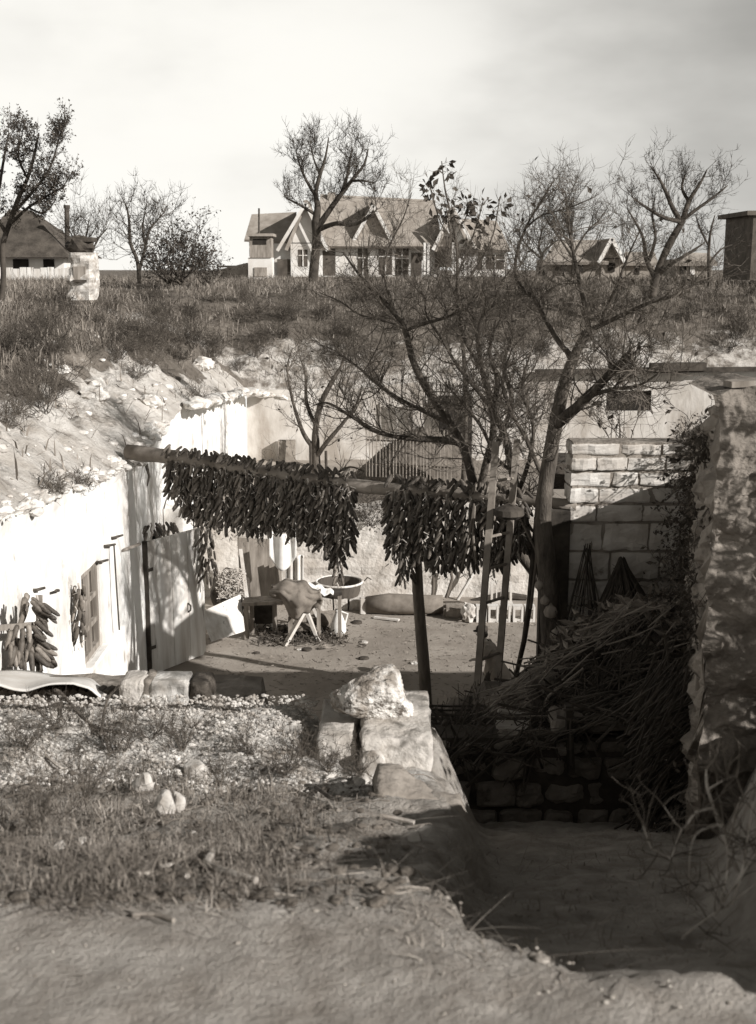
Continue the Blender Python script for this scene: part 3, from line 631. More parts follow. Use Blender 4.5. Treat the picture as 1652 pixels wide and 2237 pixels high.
tree('small_tree', 'small bare tree in the back yard before the white wall', P(690, 1095, Y), [
    [(691, 1100, Y, 12), (690, 1040, Y, 11), (690, 975, Y, 9), (690, 935, Y, 7), (702, 880, Y, 6), (725, 835, Y, 5), (748, 795, Y, 3), (760, 760, Y, 1.4)],
    [(690, 985, Y, 6), (665, 950, Y, 5), (648, 905, Y, 4), (635, 855, Y, 3), (628, 800, Y, 1.8), (640, 760, Y, 1)],
    [(690, 1000, Y, 6), (715, 965, Y - .2, 5), (745, 930, Y - .3, 4), (775, 890, Y - .4, 2.4), (790, 850, Y - .5, 1.2)],
    [(690, 1045, Y, 4.5), (660, 1015, Y, 3.6), (625, 1012, Y, 2.6), (590, 1020, Y, 1.3)],
    [(692, 1040, Y, 4), (730, 1035, Y, 3.2), (765, 1020, Y, 2.2), (795, 1030, Y, 1.2)],
    [(690, 930, Y, 5), (670, 880, Y + .3, 4), (668, 820, Y + .4, 3), (655, 780, Y + .5, 1.4)],
], 21, [(14, .8, 1), (16, .8, 2), (14, .8, 2), (8, .6, 1), (8, .6, 1), (14, .7, 2)], kids=4, keep=1.6, leafn=26, leafsize=.12)
Y = 20.0
tree('leafy_sapling', 'slender sapling top with a few dark hanging leaves against the sky', P(1010, 1090, Y), [
    [(1010, 1100, Y, 6), (1018, 900, Y, 5), (1010, 720, Y, 4), (1000, 620, Y, 3.6), (998, 540, Y, 3), (985, 470, Y, 2.4), (972, 410, Y, 1.6), (965, 352, Y, 1)],
    [(1000, 600, Y, 2.6), (1025, 540, Y, 2.2), (1045, 480, Y, 1.6), (1055, 440, Y, 1)],
    [(1002, 640, Y, 2.6), (1050, 570, Y, 2.2), (1078, 510, Y, 1.6), (1092, 430, Y, 1)],
    [(996, 530, Y, 2.2), (965, 490, Y, 1.6), (945, 430, Y, 1.2), (938, 400, Y, .8)],
], 31, [(0, .5, 0), (0, .4, 0), (0, .4, 0), (0, .4, 0)])
sap = [o for o in C.objects if o.name == 'leafy_sapling'][0]
r = random.Random(4); ends = []; mbx = MB()
for pts in ([(1000, 570), (985, 470), (972, 410), (965, 352)], [(1025, 540), (1045, 480), (1055, 440)], [(1050, 570), (1078, 510), (1092, 435)], [(965, 490), (945, 430), (938, 400)], [(1000, 520), (1015, 470), (1025, 440)]):
    for k in range(26):
        t = r.random() * (len(pts) - 1); i = int(t); q = P(lerp(pts[i][0], pts[i + 1][0], t - i), lerp(pts[i][1], pts[i + 1][1], t - i), Y)
        d = (rvec(r) + Vector((0, 0, .2))).normalized(); mbx.tube([q, q + d * .05, q + d * .11], [.004, .003, .002], 3, cap=False); ends.append((q + d * .1, d))
leaves(mbx, r, ends, 260, .15); obj('foliage', mbx, 'leaf', sap)

# trees up on the plateau
Y = 46.0
tree('plateau_tree', 'large bare forked tree with dense upright twigs before the long house', P(690, 618, Y), [
    [(682, 622, Y, 11), (688, 570, Y, 10), (692, 520, Y, 9.5), (690, 485, Y, 9), (694, 455, Y, 7), (690, 420, Y, 5), (700, 380, Y, 4), (712, 340, Y, 2.4), (718, 300, Y, 1)],
    [(692, 500, Y, 7), (718, 462, Y, 6), (745, 425, Y, 5), (768, 395, Y, 4), (795, 360, Y, 2.6), (805, 325, Y, 1)],
    [(700, 500, Y, 6), (735, 488, Y - 1, 5), (775, 490, Y - 1.5, 4), (810, 470, Y - 2, 3), (826, 455, Y - 2, 1)],
    [(690, 470, Y, 4), (668, 455, Y, 3), (640, 440, Y, 2.2), (622, 430, Y, 1)],
    [(691, 430, Y, 4), (670, 395, Y, 3), (655, 360, Y, 2), (648, 335, Y, 1)],
    [(745, 425, Y, 4), (760, 380, Y + 1, 3), (765, 345, Y + 1, 2), (770, 322, Y + 1, 1)],
    [(700, 385, Y, 3), (685, 345, Y + 1, 2), (678, 310, Y + 1, 1)],
    [(768, 395, Y, 3), (795, 395, Y - 1, 2.4), (818, 400, Y - 1, 1)],
], 41, [(12, 1.1, 2), (28, 1.15, 2), (16, 1.0, 2), (18, .9, 2), (24, 1.0, 2), (24, 1.0, 2), (20, .9, 2), (16, .9, 2)], bark='farbark', twigm='farbark', kids=5, up=.5, keep=3.4, group='trees up on the plateau')
Y = 27.0
tree('plateau_tree', 'leafy tree leaning right at the left edge beside the thatched house', P(5, 650, Y), [
    [(3, 655, Y, 7), (8, 600, Y, 6), (6, 540, Y, 6), (20, 490, Y, 5.5), (38, 440, Y, 5), (60, 390, Y, 4), (75, 340, Y, 3), (85, 290, Y, 1.5)],
    [(14, 510, Y, 5), (-10, 460, Y, 4), (0, 400, Y + .5, 3.5), (10, 340, Y + .5, 2.4), (20, 290, Y + .5, 1.2)],
    [(30, 465, Y, 4), (70, 420, Y - .5, 3.4), (105, 375, Y - .5, 2.6), (122, 330, Y - .6, 1.8), (130, 295, Y - .6, 1)],
    [(22, 490, Y, 4), (60, 455, Y - .4, 3), (100, 430, Y - .6, 2.4), (145, 405, Y - .8, 1.2)],
    [(60, 390, Y, 3), (40, 340, Y - .4, 2.2), (50, 290, Y - .4, 1)],
    [(-5, 440, Y, 4), (-40, 380, Y, 3), (-50, 320, Y, 2)],
    [(65, 455, Y - .4, 2.4), (95, 465, Y - .6, 2), (120, 440, Y - .7, 1.2)],
], 44, [(14, .5, 2), (18, .45, 2), (24, .5, 2), (24, .5, 2), (18, .42, 2), (14, .42, 2), (14, .45, 2)], bark='farbark', twigm='farbark', kids=5, up=.6, keep=2, leafn=8500, leafsize=.055, group='trees up on the plateau')
Y = 32.0
tree('plateau_tree', 'bare tree with leaning trunk on the right rim, twigs fanned upward', P(1428, 640, Y), [
    [(1425, 650, Y, 10), (1432, 610, Y, 9), (1450, 560, Y, 8), (1470, 520, Y, 8), (1490, 484, Y, 7), (1505, 440, Y, 5), (1530, 400, Y, 3), (1545, 370, Y, 1.2)],
    [(1488, 484, Y, 6), (1470, 455, Y, 5), (1455, 420, Y, 4), (1440, 390, Y, 2.4), (1420, 362, Y, 1)],
    [(1492, 480, Y, 5), (1525, 455, Y, 4), (1560, 430, Y, 3), (1590, 405, Y, 1.2)],
    [(1486, 484, Y, 5), (1450, 475, Y - .4, 4), (1415, 455, Y - .4, 3), (1380, 430, Y - .5, 1.2)],
    [(1430, 605, Y, 6), (1412, 565, Y, 5), (1405, 520, Y, 3.4), (1385, 480, Y, 2.2), (1370, 455, Y, 1)],
    [(1440, 600, Y, 5), (1470, 575, Y - .3, 4), (1510, 550, Y - .4, 3), (1540, 530, Y - .5, 1.2)],
    [(1418, 570, Y, 4), (1432, 520, Y - .3, 3), (1425, 470, Y - .3, 2), (1432, 430, Y - .3, 1)],
    [(1505, 440, Y, 4), (1490, 410, Y + .4, 3), (1500, 375, Y + .4, 1.4)],
], 47, [(20, .65, 2), (22, .65, 2), (20, .65, 2), (20, .65, 2), (16, .6, 2), (16, .6, 2), (14, .55, 2), (14, .6, 2)], bark='farbark', twigm='farbark', kids=4, keep=2.4, up=.45, group='trees up on the plateau')
Y = 40.0
tree('plateau_tree', 'two-stemmed thin bare tree behind the rim, beside the dark bush', P(295, 618, Y), [
    [(305, 620, Y, 5), (300, 570, Y, 4.5), (285, 530, Y, 4), (282, 480, Y, 3), (275, 445, Y, 1)],
    [(305, 590, Y, 4), (316, 545, Y, 3.6), (326, 505, Y, 3), (345, 480, Y, 1.6), (362, 460, Y, .8)],
    [(318, 540, Y, 3), (312, 500, Y, 2.4), (318, 455, Y, 1)],
], 51, [(26, 1.1, 2), (22, 1.0, 2), (16, .8, 2)], bark='farbark', twigm='farbark', kids=4, keep=3, up=.4, group='trees up on the plateau')
Y = 36.0
tree('plateau_tree', 'spindly bare sapling at the right edge by the small hut', P(1552, 610, Y), [
    [(1550, 615, Y, 4), (1548, 560, Y, 3.4), (1552, 510, Y, 2.6), (1562, 470, Y, 1)],
    [(1550, 540, Y, 2.4), (1530, 500, Y, 2), (1520, 470, Y, 1)],
    [(1549, 575, Y, 2.4), (1575, 545, Y, 2), (1600, 535, Y, 1)],
], 53, [(12, .7, 1), (10, .6, 1), (10, .6, 1)], bark='farbark', twigm='farbark', kids=4, keep=2.6, up=.4, group='trees up on the plateau')
Y = 52.0
for k, (lab, u, v0, v1, sp) in enumerate((('faint bare tree far behind the chimney stack on the rim', 190, 615, 478, 45), ('faint bare tree far between the house and the right rim tree', 1250, 600, 460, 60), ('low faint bare tree far beside the gabled hut', 1180, 600, 500, 50))):
    tree('plateau_tree', lab, P(u, v0, Y), [
        [(u, v0, Y, 4), (u + 4, v0 - 40, Y, 3.4), (u - 3, lerp(v0, v1, .6), Y, 2.4), (u + 5, v1, Y, 1)],
        [(u + 3, v0 - 35, Y, 3), (u - sp * .5, lerp(v0, v1, .6), Y, 2), (u - sp, lerp(v0, v1, .9), Y, 1)],
        [(u + 3, v0 - 45, Y, 3), (u + sp * .5, lerp(v0, v1, .65), Y, 2), (u + sp, lerp(v0, v1, .85), Y, 1)],
    ], 60 + k, [(16, 1.5, 2), (16, 1.4, 2), (16, 1.4, 2)], bark='farbark', twigm='farbark', kids=4, keep=3, up=.4, group='trees up on the plateau')

# shrubs
def shrub(name, label, base, n, L, lvl, seed, m='farbark', spread=.75, leafn=0, leafsize=.08, group=None, kids=4, keep=1.5, lean=Vector((0, 0, 0)), rad=.012):
    r = random.Random(seed); t = thing(name, label, 'shrub', base, group); b = MB(); l = MB(); ends = []
    for k in range(n):
        d = (Vector((r.gauss(0, spread), r.gauss(0, spread), 1)) + lean).normalized()
        grow(b, r, Vector(base) + Vector((r.gauss(0, .08 * L), r.gauss(0, .08 * L), 0)), d, L * r.uniform(.6, 1.1), rad * L, lvl, up=.25, wig=.25, kids=kids, ends=ends, keep=keep)
    obj('stems', b, m, t)
    if leafn: leaves(l, r, ends, leafn, leafsize); obj('foliage', l, 'leaf', t)
    return t
def on_hill(u, v):
    d = ray(u, v); y = 9.0
    while y < 120:
        p = EYE + d * (y / d.y)
        if (p.x < WX or y > FY) and hill(p.x, p.y) >= p.z: return Vector((p.x, p.y, hill(p.x, p.y)))
        y += .05 if y < 45 else .4
    return P(u, v, 45)
shrub('bush', 'big dark bush with upright shoots on the rim left of the long house', P(385, 622, 38), 40, 1.9, 2, 71, leafn=2600, leafsize=.09, keep=2.5)
shrub('bush', 'low dark bush at the right foot of the big rim bush', P(455, 622, 40), 20, 1.1, 2, 72, leafn=900, leafsize=.09, keep=2.5)
sh = [(700, 690), (640, 700), (790, 660), (900, 650), (980, 640), (560, 690), (470, 660), (350, 690), (240, 690), (760, 740), (860, 730), (1180, 660), (1300, 670), (1400, 690), (1500, 700), (1600, 720), (1560, 660), (1240, 720), (1460, 760), (1590, 770), (120, 720), (60, 690), (90, 900), (620, 740), (560, 780), (720, 800), (800, 790), (1000, 700), (1080, 690), (1350, 650), (1640, 650)] + [(rnd.uniform(20, 620), rnd.uniform(650, 800)) for _ in range(34)] + [(rnd.uniform(620, 1640), rnd.uniform(640, 780)) for _ in range(26)]
for k, (u, v) in enumerate(sh):
    shrub('dry_shrub', 'dry twiggy shrub growing in the scrub of the slope', on_hill(u, v) - Vector((0, 0, .05)), 16, rnd.uniform(.3, .75), 2, 100 + k, m='farbark' if k % 3 else 'twig', kids=4, keep=1.8, group='dry shrubs on the slope below the houses', rad=.008)
shrub('dry_shrub', 'bushy dark shrub hanging over the right end of the pier top', Vector((3.55, 12.95, -.45)), 30, .38, 2, 140, m='bark', kids=5, leafn=500, leafsize=.05, spread=.8, rad=.008)
shrub('dry_shrub', 'wispy twigs rising behind the top course of the pier', Vector((2.75, 13.5, -.3)), 12, .7, 2, 141, m='twig', kids=5, leafn=26, leafsize=.11, spread=.6, rad=.009)
vine = thing('wall_creeper', 'dark straggling creeper on the far edge of the pier, added along the rubble wall side to darken it', 'creeper', (3.2, 12.8, -1.5))
r = random.Random(12); b = MB(); l = MB(); ends = []
for k in range(210):  # growth along the wall side is added to darken that face
    y = 13.0 - (abs(r.gauss(0, .5)) if k < 60 else r.uniform(0, 6.2)); x = (bank_side(y) - .06 if y < 12.9 else r.uniform(3.35, 3.9)); z = r.uniform(-3.2, lerp(.8, -.25, (y - 6.6) / 6.4) if y < 12.9 else -.9)
    grow(b, r, Vector((x, y - .04, z)), Vector((r.gauss(-.15, .3), r.gauss(-.5, .3), r.gauss(-.1, .8))).normalized(), r.uniform(.2, .45), .006, 2, up=-.1, wig=.45, kids=4, ends=ends)
leaves(l, r, ends, 5000, .05)
obj('stems', b, 'bark', vine); obj('foliage', l, 'leaf', vine)
shrub('bush', 'unseen bush added on the right bank to shade the rubble wall', Vector((3.95, 5.75, -.5)), 44, 1.9, 2, 160, m='bark', kids=5, leafn=1900, leafsize=.10, spread=.34, rad=.010)  # added bush out of view, throws dappled shade on the rubble wall
shrub('dry_shrub', 'leafless shrub standing against the back of the cross wall gap', P(810, 1150, 21.4), 18, .55, 2, 143, m='farbark', leafn=260, leafsize=.06, spread=.8)
# ------------------------------------------------------------------ far houses on the plateau
def pbox(mb, u0, v0, u1, v1, y, depth):
    a = P(u0, v1, y); b = P(u1, v0, y); return mb.span((a.x, y, a.z), (b.x, y + depth, b.z))
def gable(mb, ul, ur, ua, va, ve, y, depth):
    """gable front: eaves at (ul, ve), (ur, ve), apex (ua, va)"""
    return mb.prism([P(ul, ve, y), P(ua, va, y), P(ur, ve, y)], (0, depth, 0))
def roof_slab(mb, e0, e1, r0, r1, th=.18):
    """a roof plane from eave line e0-e1 up to ridge line r0-r1, given thickness"""
    n = (Vector(e1) - Vector(e0)).cross(Vector(r0) - Vector(e0)).normalized()
    if n.z < 0: n = -n
    return mb.prism([e0, e1, r1, r0], -n * th)
H = 85.0
bh = thing('long_house', 'long white plateau house with big dark roof, cross gables and windows', 'house', P(830, 606, H))
mb = MB(); pbox(mb, 600, 532, 962, 612, H, 7); obj('wall', mb, 'farwhite', bh)
mb = MB(); pbox(mb, 546, 520, 640, 612, H + 1.0, 6); obj('wall', mb, 'farwhite', bh)
mb = MB(); pbox(mb, 1000, 540, 1108, 612, H + .6, 6); obj('wall', mb, 'farwhite', bh)
mb = MB(); roof_slab(mb, P(690, 538, H - .7), P(968, 538, H - .7), P(700, 424, H + 3.5), P(950, 437, H + 3.5)); roof_slab(mb, P(690, 538, H + 8), P(968, 538, H + 8), P(700, 424, H + 3.4), P(950, 437, H + 3.4))
obj('roof', mb, 'roof', bh)
mb = MB(); roof_slab(mb, P(534, 523, H + .6), P(642, 528, H + .6), P(550, 468, H + 4), P(648, 463, H + 4)); roof_slab(mb, P(534, 523, H + 7.6), P(642, 528, H + 7.6), P(550, 468, H + 3.9), P(648, 463, H + 3.9)); obj('roof', mb, 'roof', bh)
mb = MB(); roof_slab(mb, P(990, 546, H + .2), P(1116, 546, H + .2), P(1010, 478, H + 3.4), P(1085, 482, H + 3.4)); roof_slab(mb, P(990, 546, H + 7), P(1116, 546, H + 7), P(1010, 478, H + 3.3), P(1085, 482, H + 3.3)); obj('roof', mb, 'roof', bh)
mb = MB(); gable(mb, 634, 706, 668, 450, 532, H - .5, 4); pbox(mb, 636, 530, 704, 612, H - .5, 4); obj('gable', mb, 'farwhite', bh)
def rake(ul, ur, ua, va, ve, y, name='bargeboard'):
    for u in (ul, ur):
        m_ = MB(); m_.beam(P(u, ve, y), P(ua, va, y), .22, .12, up=Vector((0, 1, 0))); obj(name, m_, 'farwhite', bh)
def gable_roof(ul, ur, ua, va, ve, y, d):
    m_ = MB(); A = P(ua, va, y)
    for u in (ul, ur):
        roof_slab(m_, P(u, ve, y), P(u, ve, y) + Vector((0, d, 0)), A, A + Vector((0, d, 0)), .2)
    obj('roof', m_, 'roof', bh)
gable_roof(622, 722, 668, 436, 545, H - 1.0, 5); rake(606, 0 or 716, 668, 444, 548, H - 1.25)
gable_roof(756, 868, 812, 440, 545, H + .1, 4)
mb = MB(); gable(mb, 766, 858, 812, 456, 538, H + .35, 3); obj('gable', mb, 'roof', bh)
rake(770, 858, 816, 449, 530, H - .1)
gable_roof(948, 1034, 990, 452, 548, H - .9, 5)
mb = MB(); gable(mb, 952, 1030, 990, 462, 545, H - .5, 4); obj('gable', mb, 'farwhite', bh)
rake(946, 1040, 990, 456, 546, H - 1.2)
def win(u0, v0, u1, v1, y, name='window', cross=True):
    m_ = MB(); pbox(m_, u0, v0, u1, v1, y - .03, .1); w = obj(name, m_, 'farpane', bh)
    if cross:
        m_ = MB(); um = (u0 + u1) / 2; vm = lerp(v0, v1, .35)
        pbox(m_, um - 1, v0, um + 1, v1, y - .09, .06); pbox(m_, u0, vm - 1, u1, vm + 1, y - .075, .04); obj('frame', m_, 'farwhite', w)
win(701, 543, 733, 602, H, 'door', False); win(782, 541, 804, 604, H); win(828, 539, 857, 600, H); win(864, 542, 893, 606, H); win(898, 552, 922, 604, H, 'window', False)
win(606, 566, 634, 606, H - .3, 'door', False); win(652, 545, 672, 582, H - .5); win(1062, 556, 1102, 588, H + .6); win(1044, 548, 1054, 590, H + .6, 'window', False)
mb = MB(); pbox(mb, 950, 516, 994, 584, H - .55, .3); obj('porch_opening', mb, 'farpane', bh)
for u in (928, 936, 990, 997):
    mb = MB(); pbox(mb, u - 3, 530, u + 3, 600, H - 1.3, .25); obj('porch_post', mb, 'farwhite', bh)
mb = MB(); pbox(mb, 716, 420, 732, 448, H + 3, .8); obj('chimney', mb, 'farwall', bh)

Y = 60.0
oh = thing('outhouse', 'narrow tall wooden outhouse on white base, left end of the long house', 'outhouse', P(570, 612, Y))
mb = MB(); pbox(mb, 543, 563, 594, 614, Y, 1.2); obj('base', mb, 'farwhite', oh)
mb = MB(); pbox(mb, 546, 517, 592, 563, Y - .06, 1.3); obj('upper_box', mb, 'board', oh)
mb = MB(); pbox(mb, 540, 510, 597, 516, Y - .3, 1.8); obj('roof', mb, 'roof', oh)
mb = MB(); pbox(mb, 553, 522, 582, 534, Y - .09, .06); obj('opening', mb, 'dark', oh)
mb = MB(); pbox(mb, 556, 584, 583, 604, Y - .06, .06); obj('hatch', mb, 'board', oh)
mb = MB(); mb.tube([P(566, 513, Y + .3), P(566, 455, Y + .3)], .05, 6); obj('stovepipe', mb, 'iron', oh)
mb = MB(); mb.prism([P(482, 612, Y + 1), P(482, 588, Y + 1), P(540, 574, Y + 1), P(540, 612, Y + 1)], (0, 4, 0)); pbox(mb, 476, 580, 545, 584, Y + 1.5, 3)
tag(obj('lean_to', mb, 'roof'), 'low dark sloping lean-to roof against the outhouse', 'shed')

Y = 62.0
th = thing('thatched_house', 'dark thatched house with white wall, half hidden behind the left tree', 'house', P(70, 608, Y))
mb = MB(); pbox(mb, -60, 545, 138, 612, Y, 6); obj('wall', mb, 'farwhite', th)
mb = MB(); e = [P(-75, 562, Y - .8), P(150, 562, Y - .8), P(150, 562, Y - .8) + Vector((0, 7.6, 0)), P(-75, 562, Y - .8) + Vector((0, 7.6, 0))]; q = [P(20, 458, Y + 3), P(70, 460, Y + 3)]
mb.add(e + q, [(0, 1, 5, 4), (1, 2, 5), (2, 3, 4, 5), (3, 0, 4), (3, 2, 1, 0)]); obj('roof', mb, 'thatch', th)
for a, b in ((30, 62), (96, 118)):
    mb = MB(); pbox(mb, a, 566, b, 600, Y - .04, .1); obj('window', mb, 'dark', th)
mb = MB(); mb.tube([P(148, 560, Y + .5), P(146, 452, Y + .5)], .13, 8); mb.tube([P(146, 456, Y + .5), P(146, 448, Y + .5)], .17, 8); tag(obj('stovepipe', mb, 'iron'), 'tall thin stovepipe rising at the right side of the thatched house', 'chimney')
mb = MB()
for k in range(16): pbox(mb, -30 + k * 15, 585 + 2 * math.sin(k * 2), -18 + k * 15, 615, 50, .05)
tag(obj('board_fence', mb, 'plank'), 'low pale board fence in front of the thatched house', 'fence')

Y = 29.5
cs = thing('chimney_stack', 'white masonry chimney stack with dark hood standing on the left rim', 'chimney', P(183, 645, Y))
mb = MB(); mb.grid(25, 18, lambda i, j: (lambda a, k, c: c + Vector((math.copysign(min(abs(math.cos(a)) * 1.25, 1), math.cos(a)) * k, math.copysign(min(abs(math.sin(a)) * 1.25, 1), math.sin(a)) * k, 0)) * (1 + .26 * noise.noise(Vector((math.cos(a) * 1.6, math.sin(a) * 1.6, j * .35)))))(i / 24 * 6.2832, .32 + .0 * j, P(183, lerp(655, 552, j / 17), Y)))
mb.add([mb.v[17 * 25 + i] for i in range(25)], [tuple(range(25))]); obj('body', mb, 'rubble', cs)
mb = MB(); mb.blob(P(174, 536, Y), (.32, .30, .24), 3, .22, 2, 3); pbox(mb, 150, 518, 200, 528, Y - .25, .55); obj('hood', mb, 'darkwood', cs)
mb = MB(); pbox(mb, 161, 582, 186, 612, Y - .36, .1); obj('hatch', mb, 'board', cs)
mb = MB(); pbox(mb, 160, 611, 188, 616, Y - .42, .12); obj('shelf', mb, 'darkwood', cs)

Y = 70.0
gh = thing('gabled_house', 'dull gabled house with pale rake boards, far right behind twigs', 'house', P(1290, 605, Y))
mb = MB(); pbox(mb, 1196, 566, 1352, 606, Y, 5); mb.prism([P(1312, 566, Y - .2), P(1337, 530, Y - .2), P(1360, 566, Y - .2)], (0, 4, 0)); pbox(mb, 1313, 564, 1358, 606, Y - .2, 3); obj('wall', mb, 'farwall', gh)
mb = MB(); roof_slab(mb, P(1186, 572, Y - .5), P(1330, 572, Y - .5), P(1215, 524, Y + 2.5), P(1340, 524, Y + 2.5)); roof_slab(mb, P(1306, 574, Y - .6), P(1306, 574, Y - .6) + Vector((0, 4, 0)), P(1337, 520, Y - .6), P(1337, 520, Y - .6) + Vector((0, 4, 0))); roof_slab(mb, P(1368, 574, Y - .6), P(1368, 574, Y - .6) + Vector((0, 4, 0)), P(1337, 520, Y - .6), P(1337, 520, Y - .6) + Vector((0, 4, 0))); obj('roof', mb, 'roof', gh)
for u in (1308, 1366):
    mb = MB(); mb.beam(P(u, 574, Y - .75), P(1337, 521, Y - .75), .2, .1, up=Vector((0, 1, 0))); obj('bargeboard', mb, 'farwhite', gh)
for a, b in ((1225, 1240), (1262, 1275), (1328, 1344)):
    mb = MB(); pbox(mb, a, 574, b, 594, Y - .3, .12); obj('window', mb, 'dark', gh)
Y = 74.0
sd_ = thing('shed', 'long low dull shed right of the gabled house', 'shed', P(1395, 605, Y))
mb = MB(); pbox(mb, 1360, 568, 1432, 606, Y, 4); obj('wall', mb, 'farwall', sd_)
mb = MB(); roof_slab(mb, P(1354, 574, Y - .4), P(1438, 574, Y - .4), P(1366, 550, Y + 2), P(1430, 550, Y + 2)); obj('roof', mb, 'roof', sd_)
mb = MB(); pbox(mb, 1386, 576, 1398, 600, Y - .05, .1); obj('door', mb, 'dark', sd_)
Y = 52.0
ht = thing('hut', 'small dark hut with one pale door post near the right edge', 'hut', P(1515, 600, Y))
mb = MB(); pbox(mb, 1478, 566, 1556, 604, Y, 2.5); obj('wall', mb, 'board', ht)
mb = MB(); roof_slab(mb, P(1468, 572, Y - .3), P(1568, 572, Y - .3), P(1500, 551, Y + 1.4), P(1545, 553, Y + 1.4)); roof_slab(mb, P(1468, 572, Y + 2.9), P(1568, 572, Y + 2.9), P(1500, 551, Y + 1.3), P(1545, 553, Y + 1.3)); obj('roof', mb, 'roof', ht)
mb = MB(); pbox(mb, 1508, 571, 1519, 600, Y - .08, .1); obj('door_post', mb, 'farwhite', ht)
mb = MB(); pbox(mb, 1487, 574, 1500, 598, Y - .05, .1); obj('opening', mb, 'dark', ht)
Y = 38.0
bt = thing('brick_house', 'tall dark brick house corner cut by the right edge of the photo', 'house', P(1660, 606, Y))
mb = MB(); pbox(mb, 1638, 470, 1860, 612, Y, 3); obj('wall', mb, 'brick', bt)
mb = MB(); pbox(mb, 1633, 460, 1866, 470, Y - .1, 3.3); obj('cornice', mb, 'brick', bt)
mb = MB(); pbox(mb, 1700, 505, 1740, 570, Y - .03, .1); obj('window', mb, 'dark', bt)

# picket fences in the back yard
def picket(label, u0, u1, v0a, v1a, v0b, v1b, n, y, m='plank'):
    t = thing('picket_fence', label, 'fence', P((u0 + u1) / 2, v1a, y), 'picket fences in the back yard')
    for k in range(n):
        s = k / (n - 1); u = lerp(u0, u1, s) + rnd.uniform(-1, 1); a = P(u, lerp(v1a, v1b, s), y); b = P(u + rnd.uniform(-1, 1), lerp(v0a, v0b, s) + rnd.uniform(-4, 4), y)
        mb = MB(); mb.beam(a, b, .055, .02); obj('picket', mb, m, t)
    for s in (.28, .75):
        mb = MB(); mb.beam(P(u0, lerp(v0a, v1a, s), y + .03), P(u1, lerp(v0b, v1b, s), y + .03), .05, .03); obj('rail', mb, m, t)
picket('grey picket fence of narrow slats running along the earth mound', 800, 985, 930, 1040, 938, 1050, 26, 24.3, 'board')
picket('short tall picket gate standing before the white far front', 925, 1000, 832, 912, 836, 912, 9, 30.2, 'darkwood')
mb = MB(); mb.beam(P(612, 1075, 25.5), P(618, 962, 25.5), .14, .14); tag(obj('gate_post', mb, 'old_stone'), 'grey square post in front of the white wall, left of the small tree', 'post')
for u, a, b in ((680, 1065, 968), (714, 1080, 985)):
    mb = MB(); mb.tube([P(u, a, 23.6), P(u - 2, b, 23.6)], .03, 6); tag(obj('stake', mb, 'darkwood'), ('dark thin stake just left of the small tree trunk' if u < 700 else 'thin stake just right of the small tree trunk'), 'stake', 'stakes by the small tree')
# ------------------------------------------------------------------ the log, its pole and the hanging maize
LA = P(281, 987, 16.3); LB = P(1262, 1107, 13.05)
mb = MB(); pts = [LA.lerp(LB, t) + Vector((0, 0, .05 * math.sin(t * 9) * .4 - .06 * math.sin(math.pi * t))) for t in np.linspace(0, 1, 26)]
mb.tube(pts, [lerp(.105, .068, i / 25) * (1 + .06 * math.sin(i * 2.3)) for i in range(26)], 12, wob=.05)
tag(obj('log', mb, 'log', smooth=True), 'long bare log laid from the left wall top across to the stone pier', 'log')
def on_log(u):
    best = min(range(400), key=lambda k: abs(((LA.lerp(LB, k / 399)).x / (LA.lerp(LB, k / 399)).y * (1 / 1.0)) * 1.0 - ray(u, 1050).x / ray(u, 1050).y)); t = best / 399
    return LA.lerp(LB, t) + Vector((0, 0, -.06 * math.sin(math.pi * t))), lerp(.105, .068, t)
mb = MB(); q, rr_ = on_log(908); a = Vector((q.x + .02, q.y + .12, FLOOR)); b = Vector((q.x - .02, q.y + .02, q.z - rr_ * .9)); a = P(934, 1640, 14.35); a.z = FLOOR
mb.tube([a.lerp(b, t) + Vector((.012 * math.sin(t * 7), 0, 0)) for t in np.linspace(0, 1, 14)], [lerp(.085, .06, t) for t in np.linspace(0, 1, 14)], 10, wob=.03)
tag(obj('support_pole', mb, 'pole', smooth=True), 'upright round pole holding up the middle of the maize log', 'pole')

def cob_mesh(seed, L=.20, R_=.028):
    r = random.Random(seed); mb = MB(); n = 8; prof = []
    prof = [(R_ * k_, -L * t) for t, k_ in ((0, .42), (.06, .84), (.18, 1.0), (.5, .98), (.75, .87), (.89, .68), (.96, .44), (1.0, .16))]
    bend = r.uniform(-.012, .012); vs = []
    mb.lathe(prof, (0, 0, 0), 8)
    mb.v = [(x + bend * (z / L) ** 2, y, z) for x, y, z in mb.v]
    me = bpy.data.meshes.new('cob'); me.from_pydata(mb.v, [], mb.f); me.update()
    for p in me.polygons: p.use_smooth = True
    return me
COBS = []
for k in range(7):
    me = cob_mesh(k, .172 * (.80 + .06 * k), .0245 * (.9 + .05 * (k % 4))); me.materials.append(M['cob_mid' if k % 3 == 1 else 'cob']); COBS.append(me)
for k in range(2):
    me = cob_mesh(20 + k, .165, .023); me.materials.append(M['cob_pale']); COBS.append(me)
def cob_at(parent, r, p, d, pale=.05, s=1.0):
    o = bpy.data.objects.new('cob', COBS[r.randrange(7, 9)] if r.random() < pale else COBS[r.randrange(0, 7)]); C.objects.link(o); parent_to(o, parent)
    o.location = Vector(p) - world_loc(parent)
    o.rotation_euler = (-Vector(d)).to_track_quat('Z', 'X').to_euler(); k = s * r.uniform(.74, 1.12); o.scale = (k, k, k)
    return o
